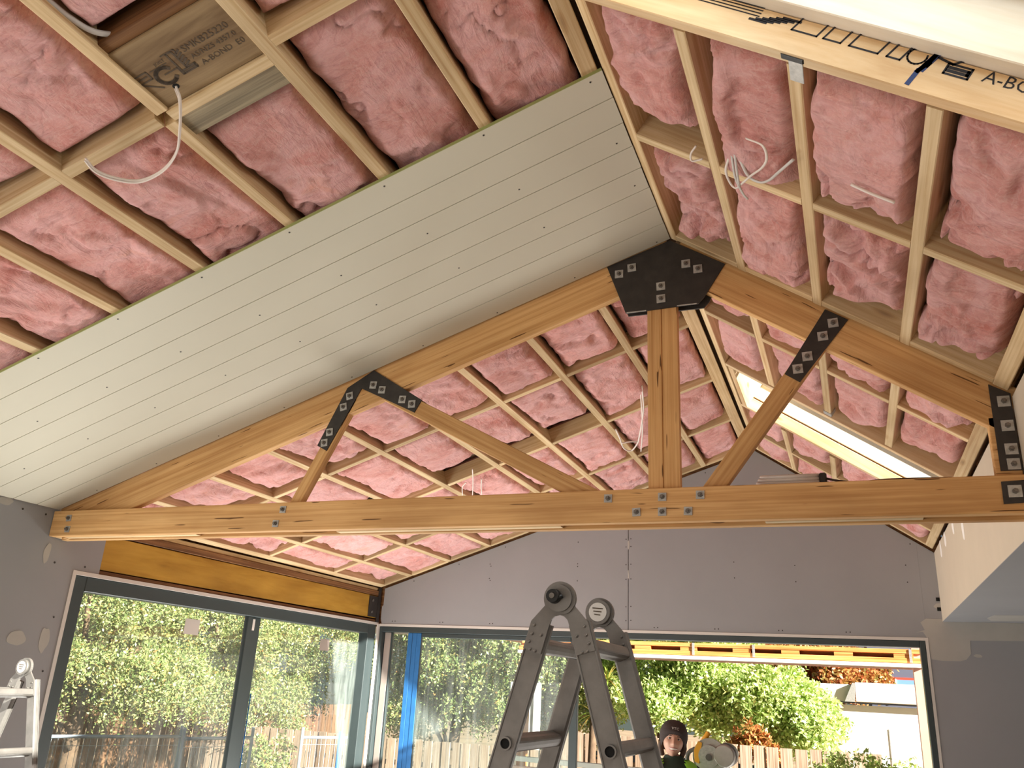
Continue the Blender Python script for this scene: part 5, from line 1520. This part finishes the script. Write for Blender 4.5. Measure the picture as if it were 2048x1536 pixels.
# ------------------------------------------------------------------ the person
PX, PY = -1.262, 6.50
head_c = Vector((PX, PY, 1.600))
pr = thing('person', 'person in dark beanie and lime vest smiling behind the ladder', 'person', (PX, PY, 0))
FACE = Vector((0.24, -0.97, 0.03)).normalized()          # looks at the camera
yaw = math.atan2(FACE.x, -FACE.y)
RZ = Matrix.Translation((PX, PY, 0)) @ Matrix.Rotation(yaw, 4, 'Z')
M['skin'] = plain('skin', srgb(206, 160, 138), 0.6, 0, 0.05, 10)
M['lips'] = plain('lips', srgb(176, 100, 92), 0.5)
M['teeth'] = plain('teeth', srgb(236, 226, 214), 0.35)
M['eye_white'] = plain('eye_white', srgb(190, 180, 172), 0.3)
M['iris'] = plain('iris', srgb(60, 44, 34), 0.3)
M['hair'] = plain('brown_hair', srgb(74, 52, 40), 0.7, 0, 0.2, 60)
M['beanie'] = plain('beanie_knit', srgb(66, 56, 54), 0.95, 0, 0.12, 90, 0.3)
M['jacket'] = plain('dark_green_jacket', srgb(40, 56, 44), 0.85, 0, 0.1, 20)
M['vest'] = plain('lime_vest', srgb(142, 214, 60), 0.7, 0, 0.05, 10)
M['trousers'] = plain('navy_trousers', srgb(44, 48, 60), 0.85, 0, 0.1, 20)
M['boot'] = plain('tan_boot', srgb(150, 110, 70), 0.8)


def skinned(nodes, edges, sub=2):
    """nodes: name -> (pos, rx, ry); returns evaluated skin mesh geometry"""
    names = list(nodes)
    me = bpy.data.meshes.new('sk')
    me.from_pydata([nodes[n][0] for n in names], [(names.index(a), names.index(b)) for a, b in edges], [])
    o = bpy.data.objects.new('sk', me); COL.objects.link(o)
    md = o.modifiers.new('skin', 'SKIN'); md.use_smooth_shade = True
    for i, n in enumerate(names):
        me.skin_vertices[0].data[i].radius = (nodes[n][1], nodes[n][2])
    me.skin_vertices[0].data[0].use_root = True
    sd = o.modifiers.new('sub', 'SUBSURF'); sd.levels = sub; sd.render_levels = sub
    dg = bpy.context.evaluated_depsgraph_get(); dg.update()
    m2 = bpy.data.meshes.new_from_object(o.evaluated_get(dg))
    v = [tuple(p.co) for p in m2.vertices]; f = [tuple(p.vertices) for p in m2.polygons]
    bpy.data.objects.remove(o); bpy.data.meshes.remove(me); bpy.data.meshes.remove(m2)
    return v, f


nd = {'pelvis': ((0, 0.02, 0.90), .15, .11), 'waist': ((0, 0.01, 1.05), .135, .10), 'chest': ((0, 0.0, 1.25), .155, .11), 'upper': ((0, 0.01, 1.37), .12, .085), 'neck': ((0, 0.015, 1.45), .056, .058), 'nape': ((0, 0.005, 1.52), .052, .056)}
eg = [('pelvis', 'waist'), ('waist', 'chest'), ('chest', 'upper'), ('upper', 'neck'), ('neck', 'nape')]
for s, k in ((-1, 'L'), (1, 'R')):
    nd['sh' + k] = ((s * .165, .02, 1.375), .062, .062); nd['el' + k] = ((s * .235, .05, 1.10), .044, .044)
    nd['wr' + k] = ((s * .20, -.13, .93), .030, .026); nd['pa' + k] = ((s * .19, -.20, .90), .036, .020)
    eg += [('upper', 'sh' + k), ('sh' + k, 'el' + k), ('el' + k, 'wr' + k), ('wr' + k, 'pa' + k)]
    nd['hip' + k] = ((s * .095, .02, .84), .092, .095); nd['kn' + k] = ((s * .115, .0, .47), .058, .060)
    nd['an' + k] = ((s * .12, .04, .09), .040, .042); nd['to' + k] = ((s * .135, -.12, .035), .042, .030)
    eg += [('pelvis', 'hip' + k), ('hip' + k, 'kn' + k), ('kn' + k, 'an' + k), ('an' + k, 'to' + k)]
geos = [skinned(nd, eg)]
for s, k in ((-1, 'L'), (1, 'R')):
    for j, (dx, ln) in enumerate([(-.026, .070), (-.009, .080), (.009, .075), (.026, .060)]):
        b0 = Vector((s * .19 + dx, -.215, .897))
        fn = {'a': (tuple(b0), .009, .009), 'b': (tuple(b0 + Vector((0, -ln * .45, -.012))), .0085, .0085), 'c': (tuple(b0 + Vector((0, -ln * .72, -.034))), .0078, .0078), 'd': (tuple(b0 + Vector((0, -ln * .80, -.056))), .0068, .0068)}
        geos.append(skinned(fn, [('a', 'b'), ('b', 'c'), ('c', 'd')], 1))
    b0 = Vector((s * .19 - s * .028, -.165, .905))
    fn = {'a': (tuple(b0), .011, .011), 'b': (tuple(b0 + Vector((-s * .022, -.03, -.008))), .010, .010), 'c': (tuple(b0 + Vector((-s * .026, -.06, -.018))), .008, .008)}
    geos.append(skinned(fn, [('a', 'b'), ('b', 'c')], 1))

# head: shaped from a dense sphere, faces -y
nu, nv = 72, 56
HV = []; HF = []
for j in range(nv + 1):
    ph = math.pi * j / nv
    for i in range(nu):
        th = 2 * math.pi * i / nu
        x = math.sin(ph) * math.sin(th); y = -math.sin(ph) * math.cos(th); z = math.cos(ph)
        X = x * 0.076; Y = y * 0.096; Z = z * 0.118
        if z < 0:                                           # jaw narrows to the chin
            k = 1 - 0.36 * (-z) ** 1.6; X *= k
            Y = Y * (1 - 0.18 * (-z) ** 2) - 0.012 * (-z)
            if y > 0: Y *= 1 - 0.30 * (-z)
        front = max(0.0, -y)
        def gb_(cx, cz, sx, sz): return math.exp(-((X - cx) / sx) ** 2 - ((Z - cz) / sz) ** 2) * (1 if y < 0 else 0)
        Y -= 0.026 * gb_(0, -0.030, 0.011, 0.014) + 0.014 * gb_(0, -0.008, 0.008, 0.020)      # nose
        Y -= 0.006 * gb_(0.014, -0.034, 0.007, 0.008) + 0.006 * gb_(-0.014, -0.034, 0.007, 0.008)
        for s in (-1, 1):
            Y += 0.011 * gb_(s * 0.031, 0.006, 0.015, 0.010)                                    # eye sockets
            Y -= 0.007 * gb_(s * 0.032, 0.026, 0.018, 0.006)                                    # brows
            Y -= 0.009 * gb_(s * 0.042, -0.028, 0.018, 0.018)                                   # cheeks
        Y -= 0.006 * gb_(0, -0.056, 0.022, 0.006) + 0.007 * gb_(0, -0.073, 0.020, 0.006)        # lips
        Y -= 0.007 * gb_(0, -0.100, 0.018, 0.014)                                               # chin
        HV.append((X, Y, Z))
hm = []
for j in range(nv):
    for i in range(nu):
        q = (j * nu + i, (j + 1) * nu + i, (j + 1) * nu + (i + 1) % nu, j * nu + (i + 1) % nu)
        HF.append(q)
        cx = sum(HV[a][0] for a in q) / 4; cz = sum(HV[a][2] for a in q) / 4; cy = sum(HV[a][1] for a in q) / 4
        m_ = 0
        if cy < -0.04:
            zc = -0.064 + 6.0 * cx * cx
            if abs(cx) < 0.029:
                dz = cz - zc
                hh = 0.0062 * (1 - (cx / 0.030) ** 2)
                if abs(dz) < hh: m_ = 2
                elif abs(dz) < hh + 0.0048: m_ = 1
            for s in (-1, 1):
                if abs(cz - 0.025 + 0.1 * abs(abs(cx) - .03)) < 0.0035 and 0.018 < s * cx < 0.048: m_ = 3
        hm.append(m_)
tilt = Matrix.Rotation(math.radians(7), 4, 'Y') @ Matrix.Rotation(math.radians(-3), 4, 'X')
HM = Matrix.Translation((0, -0.012, 1.600)) @ tilt
V = []; F = []; FM = []
for gi, gq in enumerate(geos):
    k = len(V); V += gq[0]; F += [tuple(a + k for a in q) for q in gq[1]]; FM += [0] * len(gq[1])
k = len(V)
V += [tuple(HM @ Vector(p)) for p in HV]; F += [tuple(a + k for a in q) for q in HF]; FM += hm
for s in (-1, 1):                                          # ears
    bm = bmesh.new(); bmesh.ops.create_uvsphere(bm, u_segments=12, v_segments=8, radius=1.0)
    vv = [tuple(HM @ Vector((s * 0.077 + p.co.x * 0.010, 0.008 + p.co.y * 0.020, -0.012 + p.co.z * 0.032))) for p in bm.verts]
    ff = [tuple(x.index for x in fc.verts) for fc in bm.faces]; bm.free()
    k = len(V); V += vv; F += [tuple(a + k for a in q) for q in ff]; FM += [0] * len(ff)
bo = mesh_obj('body', V, F, M['skin'], pr, RZ, True, [M['skin'], M['lips'], M['teeth'], M['hair']], FM)
for s in (-1, 1):
    bm = bmesh.new(); bmesh.ops.create_uvsphere(bm, u_segments=16, v_segments=10, radius=0.0095)
    e = bm_obj('eye', bm, M['eye_white'], pr, RZ @ HM @ Matrix.Translation((s * 0.031, -0.0775, 0.006)), True)
    bm = bmesh.new(); bmesh.ops.create_uvsphere(bm, u_segments=12, v_segments=8, radius=0.0062)
    bm_obj('iris', bm, M['iris'], e, RZ @ HM @ Matrix.Translation((s * 0.031, -0.0840, 0.006)), True)


def shell(rings, n=36):
    """rings: list of (z, rx, ry, cx, cy) -> closed tube"""
    V = []; F = []
    for (z, rx, ry, cx, cy) in rings:
        for i in range(n):
            t = 2 * math.pi * i / n
            V.append((cx + rx * math.cos(t), cy + ry * math.sin(t), z))
    for j in range(len(rings) - 1):
        for i in range(n):
            F.append((j * n + i, j * n + (i + 1) % n, (j + 1) * n + (i + 1) % n, (j + 1) * n + i))
    return V, F


# beanie: high over the crown, ribbed, covers ears and forehead
BV = []; BF = []
n = 72
prof = [(-0.074, 1.02), (-0.045, 1.12), (-0.012, 1.20), (0.022, 1.25), (0.055, 1.21), (0.086, 1.08), (0.112, 0.86), (0.128, 0.56), (0.135, 0.22), (0.136, 0.02)]
for z, k_ in prof:
    for i in range(n):
        t = 2 * math.pi * i / n
        rib = 1 + 0.012 * math.cos(t * 36)
        fr_ = max(0.0, -math.sin(t))
        zz = z + (0.108 * fr_ ** 0.9 if z < -0.05 else 0.086 * fr_ if z < -0.03 else 0.062 * fr_ if z < 0 else 0.034 * fr_ if z < 0.03 else 0.012 * fr_ if z < 0.06 else 0)      # lifts over the brow
        BV.append((0.080 * k_ * rib * math.cos(t), 0.004 + 0.094 * k_ * rib * math.sin(t), zz))
for j in range(len(prof) - 1):
    for i in range(n):
        BF.append((j * n + i, j * n + (i + 1) % n, (j + 1) * n + (i + 1) % n, (j + 1) * n + i))
BF.append(tuple(range((len(prof) - 1) * n, len(prof) * n)))
be = mesh_obj('beanie', BV, BF, M['beanie'], pr, RZ @ HM, True)
v, f = text_geo('VTC', 0.026, Matrix.Identity(4))
wv = max(p[0] for p in v)
vv = []
for (x, y, z) in v:
    a = (x - wv / 2) / 0.094
    vv.append((0.100 * math.sin(a), -0.1195 * math.cos(a) + 0.004, 0.066 + y * 0.92))
bt = mesh_obj('beanie_lettering', vv, f, M['trim_white'], be, RZ @ HM); bt['label'] = 'white letters VTC'
# hair showing at the sides under the beanie
for s in (-1, 1):
    tube('hair', [HM @ Vector((s * 0.080, 0.0, -0.02)), HM @ Vector((s * 0.084, 0.010, -0.055)), HM @ Vector((s * 0.074, 0.020, -0.092)), HM @ Vector((s * 0.066, 0.030, -0.112))], 0.018, M['hair'], pr).matrix_basis = RZ @ Matrix.Translation(Vector(np.mean([tuple(HM @ Vector(p)) for p in [(s * 0.080, 0.0, -0.02), (s * 0.084, 0.010, -0.055), (s * 0.074, 0.020, -0.092), (s * 0.066, 0.030, -0.112)]], axis=0)))
jk = shell([(0.90, .175, .135, 0, .02), (1.05, .165, .130, 0, .01), (1.22, .185, .140, 0, 0), (1.34, .200, .125, 0, .005), (1.395, .185, .108, 0, .01), (1.44, .130, .090, 0, .012), (1.465, .080, .078, 0, .012), (1.485, .068, .072, 0, .008), (1.497, .062, .066, 0, .004)])
parts = [jk]
for s in (-1, 1):
    q = skinned({'z': ((s * .085, .012, 1.385), .075, .075), 'a': ((s * .155, .015, 1.385), .084, .086), 'b': ((s * .19, .03, 1.25), .066, .066), 'c': ((s * .238, .05, 1.10), .056, .056), 'd': ((s * .215, -.05, 1.0), .048, .048), 'e': ((s * .203, -.115, .945), .040, .038)}, [('z', 'a'), ('a', 'b'), ('b', 'c'), ('c', 'd'), ('d', 'e')], 2)
    parts.append(q)
mesh_obj('jacket', *merge(parts), M['jacket'], pr, RZ, True)
vs = shell([(0.95, .185, .145, 0, .02), (1.1, .180, .142, 0, .01), (1.25, .200, .150, 0, 0), (1.35, .208, .134, 0, .005), (1.405, .192, .116, 0, .01), (1.452, .140, .102, 0, .012), (1.466, .110, .092, 0, .012)])
vsf = []
for q in vs[1]:
    cx = sum(vs[0][a][0] for a in q) / 4; cz = sum(vs[0][a][2] for a in q) / 4; cy = sum(vs[0][a][1] for a in q) / 4
    if cy < 0 and abs(cx) < 0.02 + 0.15 * max(0.0, cz - 1.08): continue      # open V front
    if abs(cx) > 0.165 and 1.18 < cz < 1.36: continue                        # arm holes
    vsf.append(q)
vo = mesh_obj('vest', vs[0], vsf, M['vest'], pr, RZ, True)
sm_ = vo.modifiers.new('thick', 'SOLIDIFY'); sm_.thickness = 0.004; sm_.offset = 1
tz = [skinned({'p': ((0, .02, .93), .165, .125), 'h': ((0, .02, .82), .15, .12)}, [('p', 'h')], 2)]
for s in (-1, 1):
    tz.append(skinned({'a': ((s * .095, .02, .86), .105, .108), 'b': ((s * .115, .0, .47), .078, .080), 'c': ((s * .12, .03, .10), .068, .070)}, [('a', 'b'), ('b', 'c')], 2))
mesh_obj('trousers', *merge(tz), M['trousers'], pr, RZ, True)
for s in (-1, 1):
    q = skinned({'a': ((s * .12, .05, .12), .056, .058), 'b': ((s * .122, .035, .05), .054, .050), 'c': ((s * .135, -.13, .040), .052, .038)}, [('a', 'b'), ('b', 'c')], 2)
    mesh_obj('boot', *q, M['boot'], pr, RZ, True)

for o in bpy.data.objects:
    if o.type == 'EMPTY' and not o.children:
        print('empty without parts', o.name)
